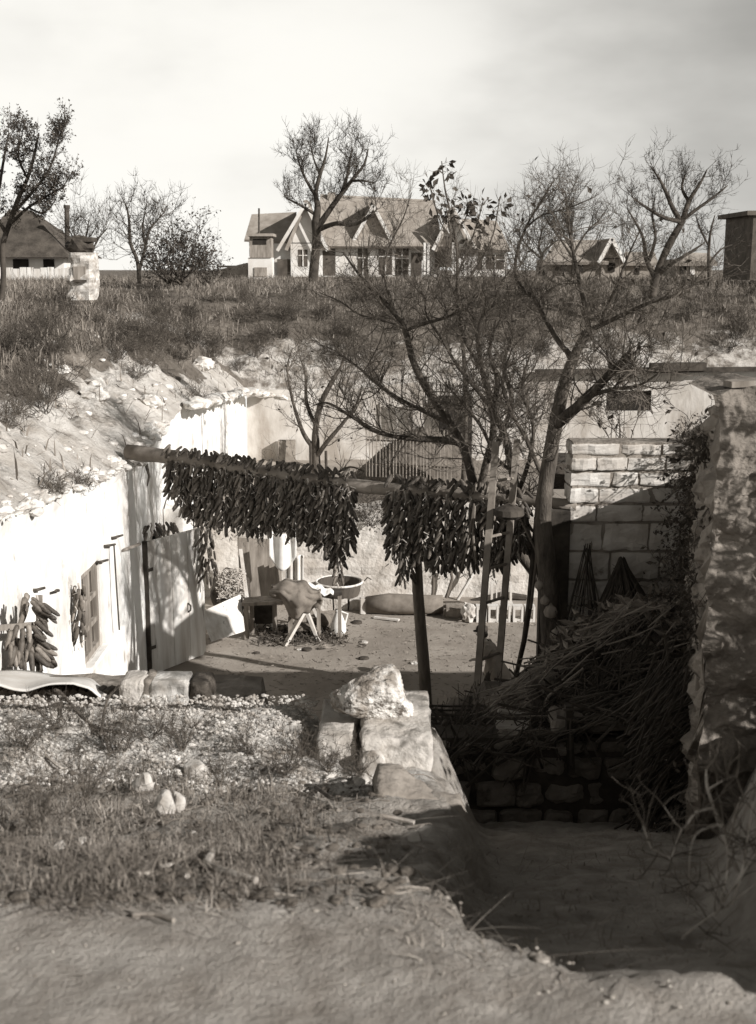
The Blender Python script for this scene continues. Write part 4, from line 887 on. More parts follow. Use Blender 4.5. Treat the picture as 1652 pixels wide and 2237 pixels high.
def maize_string(label, group, top, length, r, n, rad=.05, tilt=.55, pale=.11, front=Vector((0, -1, 0)), s=1.0, lean=Vector((0, 0, 0)), over=True, name='maize_string'):
    """cobs plaited round a cord that hangs from top"""
    t = thing(name, label, 'maize', top, group)
    mb = MB(); pts = [top + Vector((.012 * math.sin(k * 1.7), 0, -length * k / 8)) + lean * (k / 8) for k in range(9)]; mb.tube(pts, .013, 5)
    for k in range(int(n * .8)):
        p = top + Vector((r.gauss(0, rad), -abs(r.gauss(0, rad)) - .02, -length * r.random() ** 1.2)) + lean * .5; d = (rvec(r) + Vector((0, -.2, -.9))).normalized(); w = d.orthogonal().normalized() * r.uniform(.004, .009); q = p + d * r.uniform(.04, .09); mb.add([p - w, p + w, q + w * .3, q - w * .3], [(0, 1, 2, 3)])
    obj('cord', mb, 'husk', t)
    for k in range(n):
        f = (k + .3) / n; p = top + Vector((0, 0, -(length - .17) * f)) + lean * f; a = k * 2.4 + r.uniform(-.5, .5)
        out = Vector((math.cos(a), math.sin(a) * .8, 0))
        d = (Vector((0, 0, -1)) + out * tilt * r.uniform(.4, 1.1) + Vector((-.22, 0, 0)) * r.uniform(0, 1)).normalized()
        cob_at(t, r, p + out * rad * r.uniform(.5, 1.2), d, pale, s)
    if over:
        for k in range(5):
            a = r.uniform(-1, 1); cob_at(t, r, top + Vector((r.uniform(-.07, .07), -.06, .16 + r.uniform(-.03, .04))), Vector((r.uniform(-.8, .8), -.55, -.55)).normalized(), pale, s)
    return t
r = random.Random(77)
LEFT = [(383, 1112), (404, 1150), (426, 1166), (449, 1178), (472, 1180), (495, 1188), (518, 1184), (540, 1200), (562, 1206), (584, 1192), (606, 1180), (628, 1196), (650, 1212), (672, 1222), (694, 1224), (716, 1238), (738, 1272), (758, 1232)]
for k, (u, vb) in enumerate(LEFT):
    q, lr = on_log(u); vt = 1118 - 2600 * 0
    length = q.z - P(u, vb, q.y).z
    lab = {0: 'leftmost short string of dark maize in the long curtain on the log', 16: 'longest maize string, drooping near the right end of the long curtain', 17: 'last maize string at the right end of the long curtain'}.get(k, 'dark maize string hanging in the crowded long curtain on the log')
    maize_string(lab, 'maize strings of the long curtain on the log', q + Vector((0, -lr - .02 if k % 2 else lr * .2 - .1, .02)), max(.5, length * .9), r, int(24 + length * 36), tilt=.7, rad=.075)
RIGHT = [(862, 1232), (884, 1286), (905, 1240), (930, 1246), (952, 1262), (976, 1262), (1000, 1264), (1026, 1262), (1052, 1240), (1080, 1262), (1108, 1250), (1135, 1225)]
for k, (u, vb) in enumerate(RIGHT):
    q, lr = on_log(u); length = q.z - P(u, vb, q.y).z
    lab = {1: 'long dark maize string hanging left of the support pole', 0: 'outermost maize string at the left end of the short curtain'}.get(k, 'shaded maize string in the short curtain right of the support pole')
    maize_string(lab, 'maize strings of the short curtain by the ladder', q + Vector((0, -lr - .02 if k % 2 else -.06, .02)), length, r, int(24 + length * 34), tilt=.7, rad=.07, pale=.02)
# bunches on the limewashed wall
def wall_bunch(label, u, v0, v1, n, x=WX + .12, spread=.09, tilt=.6, y=None, s=1.0, pale=.1):
    top = PX(u, v0, x) if y is None else P(u, v0, y); L = top.z - (PX(u, v1, x).z if y is None else P(u, v1, y).z)
    return maize_string(label, None, top, L, r, n, rad=spread, tilt=tilt, pale=pale, over=False, s=s, name='maize_bunch')
wall_bunch('narrow maize string hung over the left half of the window', 171, 1274, 1424, 24, x=WX + .07, spread=.05, tilt=.22)
b1 = wall_bunch('wide fan of maize cobs hung on the wooden rack left of the window', 80, 1300, 1478, 1, x=WX + .26, spread=.04, tilt=.3, s=1.12)
for k in range(40):                                        # overlapping rows at the left of the rack post, pointing down
    p = PX(rnd.uniform(22, 84), rnd.uniform(1362, 1428), WX + .22 + rnd.uniform(0, .14)); cob_at(b1, r, p, Vector((rnd.uniform(-.35, .25), -.35, -1)).normalized(), .1, 1.05)
for k in range(34):                                        # fan at the right of the post, pointing out and down
    t = rnd.random(); p = PX(rnd.uniform(66, 96), lerp(1305, 1440, t), WX + .26 + rnd.uniform(0, .1)); cob_at(b1, r, p, Vector((rnd.uniform(.5, 1.1), -.1, -rnd.uniform(.45, .95))).normalized(), .1, 1.15)
for k in range(9):
    p = PX(rnd.uniform(54, 66), rnd.uniform(1285, 1340), WX + .24); cob_at(b1, r, p, Vector((rnd.uniform(-.5, -.1), -.1, -1)).normalized(), .1, 1.0)
ab = wall_bunch('bushy maize bunch hanging over the doorway behind the plank door', 330, 1142, 1185, 16, y=17.25, x=0, spread=.14, tilt=1.0)
for k in range(40):
    p = P(rnd.uniform(318, 388), rnd.uniform(1138, 1160), 18.3); cob_at(ab, r, p, Vector((rnd.uniform(-.5, .7), -.2, -1)).normalized(), .12, 1.0)
wall_bunch('thick maize string hanging from the buttress just right of the door', 452, 1135, 1285, 40, y=17.9, x=0, spread=.085, tilt=.55)
wall_bunch('small ragged maize bunch low behind the draped bench', 738, 1190, 1285, 22, y=19.2, x=0, spread=.06, tilt=.4)
# rack beside the window
mb = MB(); mb.beam(PX(-30, 1374, WX + .2), PX(86, 1364, WX + .28), .05, .05); mb.beam(PX(86, 1300, WX + .26), PX(86, 1475, WX + .26), .05, .05); mb.beam(PX(-30, 1374, WX + .2) + Vector((0, 0, -.55)), PX(86, 1364, WX + .28) + Vector((0, 0, -.6)), .04, .04)
tag(obj('drying_rack', mb, 'board'), 'plain wooden rack against the white wall carrying a fan of maize', 'rack')
def peg(u0, v0, u1, v1, nm='wall_peg', lab='short dark iron peg driven into the limewashed wall', w=.018, grp='iron pegs in the limewashed wall'):
    a = PX(u0, v0, WX + .005); b = PX(u1, v1, WX + .06); mb = MB(); mb.tube([a + Vector((-.05, 0, 0)), a, b], [w, w, w * .8], 6); tag(obj(nm, mb, 'iron'), lab, 'peg', grp)
peg(218, 1228, 236, 1223); peg(248, 1175, 268, 1169); peg(232, 1193, 252, 1189); peg(80, 1289, 98, 1284); peg(128, 1290, 122, 1290)
mb = MB(); mb.tube([PX(249, 1188, WX + .05), PX(254, 1270, WX + .06), PX(261, 1376, WX + .06)], .012, 6); tag(obj('hanging_rod', mb, 'iron'), 'thin straight rod hanging on the white wall between window and door', 'rod')
mb = MB(); a = PX(264, 1208, WX); mb.beam(a + Vector((-.1, -.02, -.01)), PX(306, 1188, WX + .12), .035, .03); tag(obj('shelf_bracket', mb, 'board'), 'slanting wooden bracket stick on the wall left of the door', 'bracket')
mb = MB(); mb.tube([PX(318, 1010, WX + .02), P(326, 1040, 16.9), P(322, 1062, 16.9)], [.03, .02, .008], 6); tag(obj('hanging_root', mb, 'bark'), 'short dark root hanging from the wall top under the log end', 'root')

# ------------------------------------------------------------------ ladder, person, tool
ld = thing('ladder', 'rough wooden ladder leaning into the trees in front of the maize', 'ladder', P(1060, 1700, 12.9))
def lad(u0, v0, y0, u1, v1, y1): 
    a = P(u0, v0, y0); b = P(u1, v1, y1); d = (a - b); t = (FLOOR - b.z) / d.z; return b + d * t, b
A0, A1 = lad(1040, 1530, 12.1, 1084, 965, 12.95); B0, B1 = lad(1085, 1520, 12.4, 1130, 960, 13.2)
for nm_, s0, s1 in (('rail', A0, A1), ('rail', B0, B1)):
    mb = MB(); mb.beam(s0, s1, .07, .055); obj(nm_, mb, 'log', ld)
for v in (1050, 1120, 1172, 1245, 1320, 1445, 1510):
    t = None; best = min(range(200), key=lambda k: abs((lambda p: 1118.5 - FPX * (lambda q: (q.z * math.cos(PITCH) + q.y * math.sin(PITCH)) / (q.y * math.cos(PITCH) - q.z * math.sin(PITCH)))(p - EYE))(A0.lerp(A1, k / 199)) - v)); t = best / 199
    mb = MB(); mb.tube([A0.lerp(A1, t), B0.lerp(B1, t)], .017, 6); obj('rung', mb, 'log', ld)
mb = MB(); mb.tube([P(1127, 1478, 13.2), P(1145, 1400, 13.2), P(1158, 1310, 13.25), P(1168, 1180, 13.3), P(1176, 1100, 13.1)], [.028, .032, .04, .035, .03], 7); tag(obj('crooked_stick', mb, 'darkwood', smooth=True), 'dark crooked branch hanging down just right of the ladder', 'stick')
for k, (pts, lab) in enumerate((([(1195, 1310), (1170, 1200), (1130, 1120)], 'long thin stick leaning left from the tall tree trunk'), ([(1160, 1330), (1172, 1220), (1168, 1130)], 'short stick leaning beside the tall tree trunk'), ([(1037, 1105), (1033, 1165), (1040, 1230)], 'pale peeled stick hanging in the short maize curtain'), ([(1010, 1240), (1025, 1180), (1036, 1100)], 'thin dark twig slanting in front of the short maize curtain'))):
    mb = MB(); mb.tube([P(u, v, 12.75 if k < 2 else 12.95) for u, v in pts], [.016, .015, .01], 6); tag(obj('stick', mb, 'cornstalk' if k == 2 else 'pole'), lab, 'stick')
mb = MB(); mb.lathe([(.12, -.07), (.17, -.03), (.16, .03), (.07, .07)], P(1112, 1118, 12.6), 12); mb.tube([P(1112, 1112, 12.6) + Vector((-.15, 0, 0)), P(1112, 1100, 12.6), P(1112, 1112, 12.6) + Vector((.15, 0, 0))], .01, 5)
tag(obj('hanging_basket', mb, 'darkwood'), 'small dark basket hooked on the upper part of the ladder', 'basket')

# child walking left behind the ladder
def skin_mesh(name, joints, edges, m, parent, sub=2):
    me = bpy.data.meshes.new(name); me.from_pydata([j[0] for j in joints], edges, []); me.update()
    o = bpy.data.objects.new(name, me); C.objects.link(o)
    md = o.modifiers.new('skin', 'SKIN'); md.use_smooth_shade = True
    for k, j in enumerate(joints):
        sv = me.skin_vertices[0].data[k]; rr = j[1] if isinstance(j[1], tuple) else (j[1], j[1]); sv.radius = rr; sv.use_root = (k == 0)
    sb = o.modifiers.new('sub', 'SUBSURF'); sb.levels = sub; sb.render_levels = sub
    bpy.context.view_layer.update()
    dg = bpy.context.evaluated_depsgraph_get(); new = bpy.data.meshes.new_from_object(o.evaluated_get(dg)); o.modifiers.clear(); o.data = new; new.name = name
    new.materials.clear(); new.materials.append(M[m]); parent_to(o, parent); o.location = (0, 0, 0)
    for p in new.polygons: p.use_smooth = True
    return o
gp = F(1072, 1517)
ch = thing('person', 'small child in coat and dark cap walking left behind the ladder', 'person', gp)
J = [((.05, 0, .46), (.085, .075)), ((.0, 0, .60), (.085, .07)), ((-.06, 0, .73), (.085, .06)), ((-.11, 0, .81), (.035, .035)), ((-.135, 0, .87), (.062, .06)), ((-.15, 0, .945), (.066, .07)), ((-.15, 0, .985), (.04, .045)),
     ((-.06, -.10, .75), .036), ((-.13, -.15, .62), .028), ((-.24, -.15, .58), .022), ((-.285, -.15, .575), (.02, .013)),
     ((-.06, .10, .75), .036), ((.04, .16, .62), .028), ((.06, .15, .50), .022), ((.055, .15, .455), (.02, .013)),
     ((.03, -.055, .42), .058), ((-.06, -.06, .24), .042), ((-.10, -.06, .06), .03), ((-.19, -.06, .03), .026),
     ((.07, .055, .42), .058), ((.13, .06, .24), .042), ((.24, .06, .09), .03), ((.20, .06, .02), .024),
     ((-.225, 0, .915), .016), ((-.12, .075, .915), .013), ((-.12, -.075, .915), .013)]
E = [(0, 1), (1, 2), (2, 3), (3, 4), (4, 5), (5, 6), (2, 7), (7, 8), (8, 9), (9, 10), (2, 11), (11, 12), (12, 13), (13, 14), (0, 15), (15, 16), (16, 17), (17, 18), (0, 19), (19, 20), (20, 21), (21, 22), (4, 23), (4, 24), (4, 25)]
def fing(root, base, dirs):
    for dx, dy, dz, L in dirs:
        i = len(J); p = base; J.append(((p[0] + dx * L * .55, p[1] + dy, p[2] + dz * L * .5), .0055)); J.append(((p[0] + dx * L, p[1] + dy, p[2] + dz * L - .006), .0045)); E.append((root, i)); E.append((i, i + 1))
fing(10, J[10][0], [(-1, .014, -.2, .045), (-1, .005, -.25, .05), (-1, -.005, -.3, .048), (-1, -.013, -.35, .038), (-.5, .02, .5, .03)])
fing(14, J[14][0], [(-.2, .012, -1, .045), (-.1, .004, -1, .05), (0, -.004, -1, .048), (.1, -.012, -1, .038), (-.8, .01, -.5, .03)])
skin_mesh('body', J, E, 'skin', ch)
mb = MB(); n = 20; prof = [(.19, .14, .10, .26), (.175, .135, .08, .36), (.135, .115, .05, .48), (.115, .105, .02, .58), (.12, .115, -.02, .68), (.11, .12, -.06, .76), (.06, .06, -.10, .815)]
mb.grid(n + 1, len(prof), lambda i, j: gp + Vector((prof[j][2] + prof[j][0] * math.cos(i / n * 6.2832) * (1 + .07 * math.sin(i * 2.6) * (1 if j < 2 else .2)), prof[j][1] * math.sin(i / n * 6.2832), prof[j][3])))
for sgn, pts in ((-1, [(-.05, -.10, .76), (-.12, -.155, .64), (-.22, -.15, .585)]), (1, [(-.05, .10, .76), (.04, .165, .62), (.06, .155, .52)])):
    mb.tube([gp + Vector(p) for p in pts], [.062, .05, .042], 10)
obj('coat', mb, 'coat', ch, smooth=True)
mb = MB(); mb.lathe([(.083, .0), (.088, .03), (.08, .07), (.045, .098), (.0, .104)], gp + Vector((-.142, 0, .945)), 14); mb.blob(gp + Vector((-.22, 0, .952)), (.05, .06, .012), 2, .02); obj('cap', mb, 'darkcloth', ch, smooth=True)
mb = MB(); mb.blob(gp + Vector((-.115, 0, .91)), (.062, .074, .07), 2, .08, 3); obj('hair', mb, 'darkcloth', ch, smooth=True)
for p, q in (((-.10, -.06, .14), (-.15, -.06, .02)), ((.22, .06, .12), (.20, .06, .02))):
    mb = MB(); mb.tube([gp + Vector((p[0], p[1], p[2])), gp + Vector((p[0], p[1], .05))], [.04, .042], 10); mb.blob(gp + Vector((q[0] - .01, q[1], q[2] + .015)), (.085, .042, .04), 2, .03); obj('boot', mb, 'darkcloth', ch, smooth=True)
for s in ((-.06, -.06, .24), (.13, .06, .24)):
    pass
mb = MB(); mb.tube([gp + Vector((.02, -.05, .40)), gp + Vector((-.06, -.06, .24)), gp + Vector((-.10, -.06, .10))], [.068, .052, .038], 10); mb.tube([gp + Vector((.08, .05, .40)), gp + Vector((.13, .06, .24)), gp + Vector((.23, .06, .10))], [.068, .052, .038], 10); obj('stockings', mb, 'darkcloth', ch, smooth=True)
for sy in (-1, 1):
    mb = MB(); mb.blob(gp + Vector((-.205, .026 * sy, .935)), (.008, .010, .007), 1, 0); obj('eye', mb, 'dark', ch)
mb = MB(); mb.blob(gp + Vector((-.205, 0, .885)), (.008, .02, .004), 1, 0); obj('mouth', mb, 'sack', ch)

# ------------------------------------------------------------------ things in the yard behind the maize
def slab(u0, v0, u1, v1, y, d): return pbox(MB(), u0, v0, u1, v1, y, d)
def leg(a, b, w): return MB().beam(a, b, w, w)
Yt = 18.9
tb = thing('bench', 'low worn wooden bench with thick leg left of the draped sack', 'bench', F(575, 1372))
mb = MB(); mb.prism([P(526, 1318, Yt), P(536, 1305, Yt + .3), P(628, 1298, Yt + .5), P(640, 1312, Yt)], (0, 0, -.05)); obj('top', mb, 'board', tb)
for u, y in ((538, Yt + .03), (634, Yt + .06), (600, Yt + .4), (550, Yt + .4)):
    a = P(u, 1316, y); mb = MB(); mb.beam(Vector((a.x, a.y, FLOOR)), a + Vector((0, 0, -.02)), .085, .07); obj('leg', mb, 'board', tb)
mb = MB(); a = F(575, 1378); mb.span((a.x - .18, Yt + .55, FLOOR + .1), (a.x + .2, Yt + .85, FLOOR + .42))
bx = thing('crate', 'dark box on pale legs standing under the low bench', 'crate', (a.x, Yt + .7, FLOOR)); obj('box', mb, 'darkwood', bx)
for dx in (-.15, .15):
    for dy in (.58, .82):
        mb = MB(); mb.beam((a.x + dx, Yt + dy, FLOOR), (a.x + dx, Yt + dy, FLOOR + .11), .07, .05); obj('leg', mb, 'palewood', bx)
# sawhorse with a heavy cloth thrown over it
sw = thing('sawhorse', 'pale sawhorse with crossed legs under the brown cloth', 'sawhorse', F(655, 1405))
g0 = F(622, 1411); g1 = F(697, 1401); tp = P(667, 1326, 18.75)
for a, b in ((g0, tp + Vector((.10, .1, .12))), (g1, tp + Vector((-.07, .1, .12))), (g0 + Vector((.05, .75, 0)), tp + Vector((.12, .75, .1))), (g1 + Vector((.02, .75, 0)), tp + Vector((-.05, .75, .1)))):
    mb = MB(); mb.beam(a, b, .085, .05); obj('leg', mb, 'palewood', sw)
mb = MB(); mb.beam(tp + Vector((.02, -.1, .08)), tp + Vector((.02, .95, .08)), .09, .09); obj('bar', mb, 'palewood', sw)
mb = MB(); cc = P(648, 1305, 18.6)
def drape(i, j):
    s = i / 27; t = j / 19; u = lerp(592, 703, s) + 3 * math.sin(t * 7 + s * 4); arch = math.sin(math.pi * min(1, s * 1.05 + .05))
    top = 1292 - 22 * math.sin(math.pi * min(1, s * .9 + .16)) + 3 * math.sin(s * 17); bot = interp([(0, 1302), (.2, 1312), (.36, 1346), (.52, 1349), (.6, 1338), (.75, 1341), (.9, 1326), (1, 1330)], s)
    p = P(u, lerp(top, bot, t), 18.45 - .18 * math.sin(math.pi * t) * arch + (.30 if t == 0 else 0)); return p + Vector((0, .05 * math.sin(s * 13 + t * 5) * t + .07 * fb(s * 3, t * 3, 5), 0))
mb.grid(28, 20, drape); mb.grid(28, 6, lambda i, j: drape(i, 0) + Vector((0, .12 * j, .02 * math.sin(j) - .012 * j * j)))
o = obj('draped_cloth', mb, 'sack', smooth=True); md = o.modifiers.new('thick', 'SOLIDIFY'); md.thickness = .02; tag(o, 'heavy brown cloth slumped over the sawhorse', 'cloth')
# small table right of it, white cloth, jug
st = thing('table', 'small rough table right of the draped sawhorse', 'table', F(725, 1382))
mb = MB(); mb.prism([P(690, 1300, 18.8), P(748, 1296, 18.8), P(745, 1285, 19.4), P(690, 1288, 19.4)], (0, 0, -.035)); obj('top', mb, 'darkwood', st)
for u, y in ((742, 18.85), (696, 18.85), (742, 19.3), (696, 19.3)):
    a = P(u, 1299, y); mb = MB(); mb.beam(Vector((a.x, a.y, FLOOR)), a, .07, .06); obj('leg', mb, 'board', st)
mb = MB(); mb.grid(12, 8, lambda i, j: P(lerp(656, 728, i / 11), lerp(1274 + 18 * (i / 11) ** 2, 1300, j / 7) + 3 * math.sin(i * 1.7), 18.95 - .2 * j / 7) + Vector((0, .03 * math.sin(i * 2.1 + j), 0)))
o = obj('white_cloth', mb, 'cloth_white', smooth=True); md = o.modifiers.new('thick', 'SOLIDIFY'); md.thickness = .02; tag(o, 'crumpled white cloth lying on the small table', 'cloth')
jb = F(740, 1380); mb = MB(); mb.lathe([(.10, 0), (.135, .06), (.12, .2), (.07, .33), (.05, .40), (.06, .43)], jb + Vector((0, -.15, 0)), 16); 
jg = thing('jug', 'white pottery jug on the ground before the small table', 'jug', jb + Vector((0, -.15, 0))); obj('body', mb, 'cloth_white', jg, smooth=True)
mb = MB(); mb.tube([jb + Vector((.05, -.15, .40)), jb + Vector((.16, -.15, .36)), jb + Vector((.12, -.15, .2))], .014, 6); obj('handle', mb, 'cloth_white', jg)
# heap of clutter under the sawhorse
for k, (u, v, s, m_, lab) in enumerate(((700, 1370, (.22, .14, .14), 'sack', 'full grey sack slumped behind the sawhorse legs'), (655, 1380, (.26, .12, .09), 'straw_dark', 'dark bundle of chopped stalks under the sawhorse'), (625, 1376, (.16, .12, .07), 'log', 'short log lying under the bench end'), (715, 1392, (.08, .07, .05), 'rubble', 'small pale stone right of the sawhorse'), (735, 1388, (.06, .06, .05), 'rubble', 'pale lump of stone by the white jug'), (690, 1385, (.1, .08, .06), 'rock', 'grey lump between the sawhorse legs'))):
    mb = MB(); q = F(u, v); mb.blob(q + Vector((0, 0, s[2] * .8)), s, 3, .22, 1.6, k); tag(obj('sack' if k == 0 else 'bundle' if k == 1 else 'short_log' if k == 2 else 'stone', mb, m_, smooth=True), lab, 'sack' if k == 0 else 'bundle' if k == 1 else 'log' if k == 2 else 'stone')
# leaning boards, trough lid, hanging washing, husk heap
mb = MB(); mb.prism([P(436, 1338, 18.2), P(522, 1300, 18.9), P(532, 1380, 18.6), P(462, 1402, 18.0)], (.02, .05, .0)); tag(obj('trough_lid', mb, 'plank'), 'tilted grey board panel leaning beside the door, dark gap below', 'board')
mb = MB(); mb.prism([P(518, 1175, 20.6), P(612, 1180, 20.6), P(618, 1322, 20.5), P(528, 1322, 20.5)], (0, .04, 0)); tag(obj('board_partition', mb, 'board'), 'flat grey board partition standing behind the bench', 'board')
mb = MB(); mb.prism([P(536, 1310, 19.6), P(522, 1200, 19.9), P(529, 1200, 19.9), P(544, 1310, 19.6)], (0, .03, 0)); tag(obj('pale_slat', mb, 'palewood'), 'pale slat leaning upright against the board partition', 'slat')
mb = MB()
def wash(i, j):
    s = i / 13; t = j / 15; u = lerp(588, 648, s); top = 1160 + 6 * math.sin(s * 3.1); bot = 1200 + 46 * math.sin(math.pi * min(1, s * .8 + .1)); return P(u, lerp(top, bot, t), 20.0) + Vector((0, .05 * math.sin(s * 10) * (1 - t * .3), 0))
mb.grid(14, 16, wash); o = obj('hanging_cloth', mb, 'cloth_white', smooth=True); o.modifiers.new('thick', 'SOLIDIFY').thickness = .012; tag(o, 'white cloth hung swagged under the maize curtain', 'cloth')
mb = MB(); mb.grid(10, 12, lambda i, j: P(lerp(624, 664, i / 9), lerp(1212, 1310, j / 11), 20.2) + Vector((0, .06 * math.sin(i * 1.8), 0))); o = obj('hanging_cloth', mb, 'canvas', smooth=True); o.modifiers.new('thick', 'SOLIDIFY').thickness = .012; tag(o, 'pleated pale cloth falling straight below the swagged one', 'cloth')
mb = MB(); r2 = random.Random(9); c0 = F(505, 1330)
for k in range(900):
    p = P(r2.uniform(476, 534), r2.uniform(1242, 1306), r2.uniform(19.4, 19.8)); d = (rvec(r2) + Vector((0, 0, -.6))).normalized(); w = d.orthogonal().normalized(); s = r2.uniform(.025, .06)
    mb.add([p, p + d * s + w * s * .2, p + d * s * 1.5, p + d * s - w * s * .2], [(0, 1, 2, 3)])
hk = obj('husk_heap', mb, 'husk'); tag(hk, 'heap of pale maize husks beside the door', 'heap', kind='stuff')
mb = MB(); mb.blob(P(505, 1290, 19.95), (.36, .28, .38), 3, .2, 2, 4); mb.span((P(480, 1300, 20).x, 19.6, FLOOR), (P(530, 1300, 20).x, 20.2, FLOOR + .45)); tag(obj('refuse_pile', mb, 'darkwood'), 'dark pile holding the husks up beside the door', 'heap')
# tub on a low stone ledge
tbq = P(742, 1316, 20.9); tbz = tbq.z
mb = MB(); mb.lathe([(.30, .02), (.37, .20), (.40, .36), (.43, .38), (.43, .40), (.37, .40), (.33, .10), (0, .06)], tbq, 24)
for v in range(0): pass
tu = thing('tub', 'wide dark wash tub with pale rim on the stone ledge', 'tub', tbq); obj('body', mb, 'tub', tu, smooth=False)
mb = MB(); pts = [tbq + Vector((.42 * math.cos(a), .42 * math.sin(a), .395)) for a in np.linspace(0, 6.2832, 25)]; mb.tube(pts, .02, 6); obj('rim', mb, 'plank', tu)
mb = MB(); e = tbq + Vector((.45, 0, .40)); mb.tube([e, e + Vector((.06, 0, .07)), e + Vector((.13, 0, .03))], .012, 6); obj('handle', mb, 'iron', tu)
mb = MB(); q = P(775, 1340, 20.6); mb = coursed(P(690, 1340, 20.6).x, P(795, 1340, 20.6).x, 20.55, 21.4, [FLOOR, FLOOR + .28], [.3, .4], 31, gap=.02); tag(obj('stone_ledge', mb, 'plaster', bevel=.02), 'low stone ledge carrying the wash tub', 'ledge')
mb = MB(); q0, q1 = F(800, 1346), F(968, 1346); mb.tube([q0 + Vector((0, .15, .17)), q0.lerp(q1, .3) + Vector((0, .15, .19)), q0.lerp(q1, .7) + Vector((0, .15, .17)), q1 + Vector((0, .15, .17))], [.14, .19, .18, .17], 14, wob=.05); tag(obj('rolled_matting', mb, 'sack', smooth=True), 'thick roll of brown matting lying along the foot of the cross wall', 'roll')
mb = MB(); mb.beam(F(818, 1352) + Vector((0, 0, .03)), F(872, 1358) + Vector((0, 0, .03)), .07, .03); tag(obj('plank', mb, 'palewood'), 'short pale plank on the ground before the rolled matting', 'plank')
mb = MB(); q = F(792, 1344); mb.span((q.x - .05, q.y, FLOOR), (q.x + .06, q.y + .2, FLOOR + .3)); tag(obj('white_block', mb, 'palewood', bevel=.02), 'small white block at the left end of the rolled matting', 'block')
mb = MB(); q = F(1005, 1352); mb.span((q.x - .28, q.y, FLOOR), (q.x + .2, q.y + .3, FLOOR + .22)); tag(obj('dark_stone', mb, 'old_stone', bevel=.04), 'dark low stone between the matting and the white hollow blocks', 'stone')
mb = MB(); q = F(1024, 1360); mb.blob(q + Vector((0, .05, .17)), (.13, .12, .17), 3, .4, 2.6, 8); tag(obj('stone', mb, 'rubble'), 'lumpy whitish stone just left of the ladder foot', 'stone')
for k, u in enumerate((1052, 1078, 1104, 1132, 1158)):
    q = F(u, 1360); t = thing('hollow_block', 'white hollow building block in the row behind the ladder', 'block', q, 'row of white hollow blocks')
    mb = MB(); w = .175; mb.span((q.x - w / 2, q.y, FLOOR + .0), (q.x - w / 2 + .035, q.y + .2, FLOOR + .28)); mb.span((q.x + w / 2 - .035, q.y, FLOOR), (q.x + w / 2, q.y + .2, FLOOR + .28)); mb.span((q.x - w / 2 + .035, q.y + .004, FLOOR + .23), (q.x + w / 2 - .035, q.y + .196, FLOOR + .28)); mb.span((q.x - w / 2 + .035, q.y + .004, FLOOR), (q.x + w / 2 - .035, q.y + .196, FLOOR + .06)); obj('shell', mb, 'plank', t)
cf = thing('chair', 'white painted slatted chair standing behind the ladder', 'chair', P(1095, 1318, 20.6))
q = P(1095, 1316, 20.6)
for dx in (-.17, .17):
    mb = MB(); mb.beam(q + Vector((dx, 0, -.4)), q + Vector((dx, 0, .38)), .045, .04); obj('leg', mb, 'palewood', cf)
    mb = MB(); mb.beam(q + Vector((dx, -.36, -.4)), q + Vector((dx, -.36, .02)), .045, .04); obj('leg', mb, 'palewood', cf)
for dx in (-.085, 0, .085):
    mb = MB(); mb.beam(q + Vector((dx, 0, .04)), q + Vector((dx, 0, .36)), .035, .02); obj('slat', mb, 'palewood', cf)
mb = MB(); mb.beam(q + Vector((-.19, 0, .37)), q + Vector((.19, 0, .37)), .05, .03); obj('top_rail', mb, 'palewood', cf)
mb = MB(); mb.span(q + Vector((-.19, -.39, .0)), q + Vector((.19, .02, .04))); obj('seat', mb, 'palewood', cf)
for k, (pts, lab) in enumerate((([(945, 1310), (948, 1250), (958, 1235)], 'thin stick leaning on the cross wall, left of three'), ([(975, 1306), (988, 1265), (985, 1240)], 'bent stick leaning on the cross wall, second from left'), ([(1000, 1310), (1030, 1260), (1042, 1235)], 'slanting pale pole leaning on the cross wall by the ladder'), ([(1030, 1316), (1100, 1300), (1150, 1306)], 'dark low beam lying behind the ladder'))):
    mb = MB(); mb.tube([P(u, v, 21.3) for u, v in pts], [.03, .03, .025] if k < 3 else [.07, .08, .06], 7); tag(obj('stick' if k < 3 else 'beam', mb, ['pole', 'pole', 'plank', 'darkwood'][k]), lab, 'stick' if k < 3 else 'beam')
for k, (u, v, s) in enumerate(((655, 1420, .05), (670, 1421, .07), (700, 1419, .05), (795, 1405, .06), (795, 1440, .07), (792, 1412, .05), (905, 1450, .06), (560, 1428, .05), (830, 1500, .04), (750, 1372, .06), (780, 1362, .08), (640, 1405, .04))):
    mb = MB(); mb.blob(F(u, v) + Vector((0, 0, s * .25)), (s * 1.3, s, s * .5), 2, .3, 2, k); tag(obj('clod', mb, 'darkwood' if k % 3 else 'rock'), 'small dark clod lying on the trodden yard floor', 'clod', 'clods scattered on the yard floor')
# dark shed eave left of the pier and post with gourds in its shade
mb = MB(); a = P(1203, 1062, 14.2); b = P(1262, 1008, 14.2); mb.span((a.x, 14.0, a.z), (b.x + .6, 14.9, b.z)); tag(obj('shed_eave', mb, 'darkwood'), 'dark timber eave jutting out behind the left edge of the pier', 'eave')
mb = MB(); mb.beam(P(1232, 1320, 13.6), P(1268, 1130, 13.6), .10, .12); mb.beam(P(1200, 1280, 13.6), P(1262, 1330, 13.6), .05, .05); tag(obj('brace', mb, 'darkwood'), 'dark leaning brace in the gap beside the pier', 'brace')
mb = MB(); q0 = P(1186, 1470, 12.9); mb.span((P(1176, 1400, 12.95).x, 12.95, FLOOR), (P(1238, 1400, 12.95).x, 13.1, P(1200, 1118, 12.95).z)); tag(obj('board_screen', mb, 'darkwood'), 'tall dark board screen behind the forked tree trunk', 'screen')
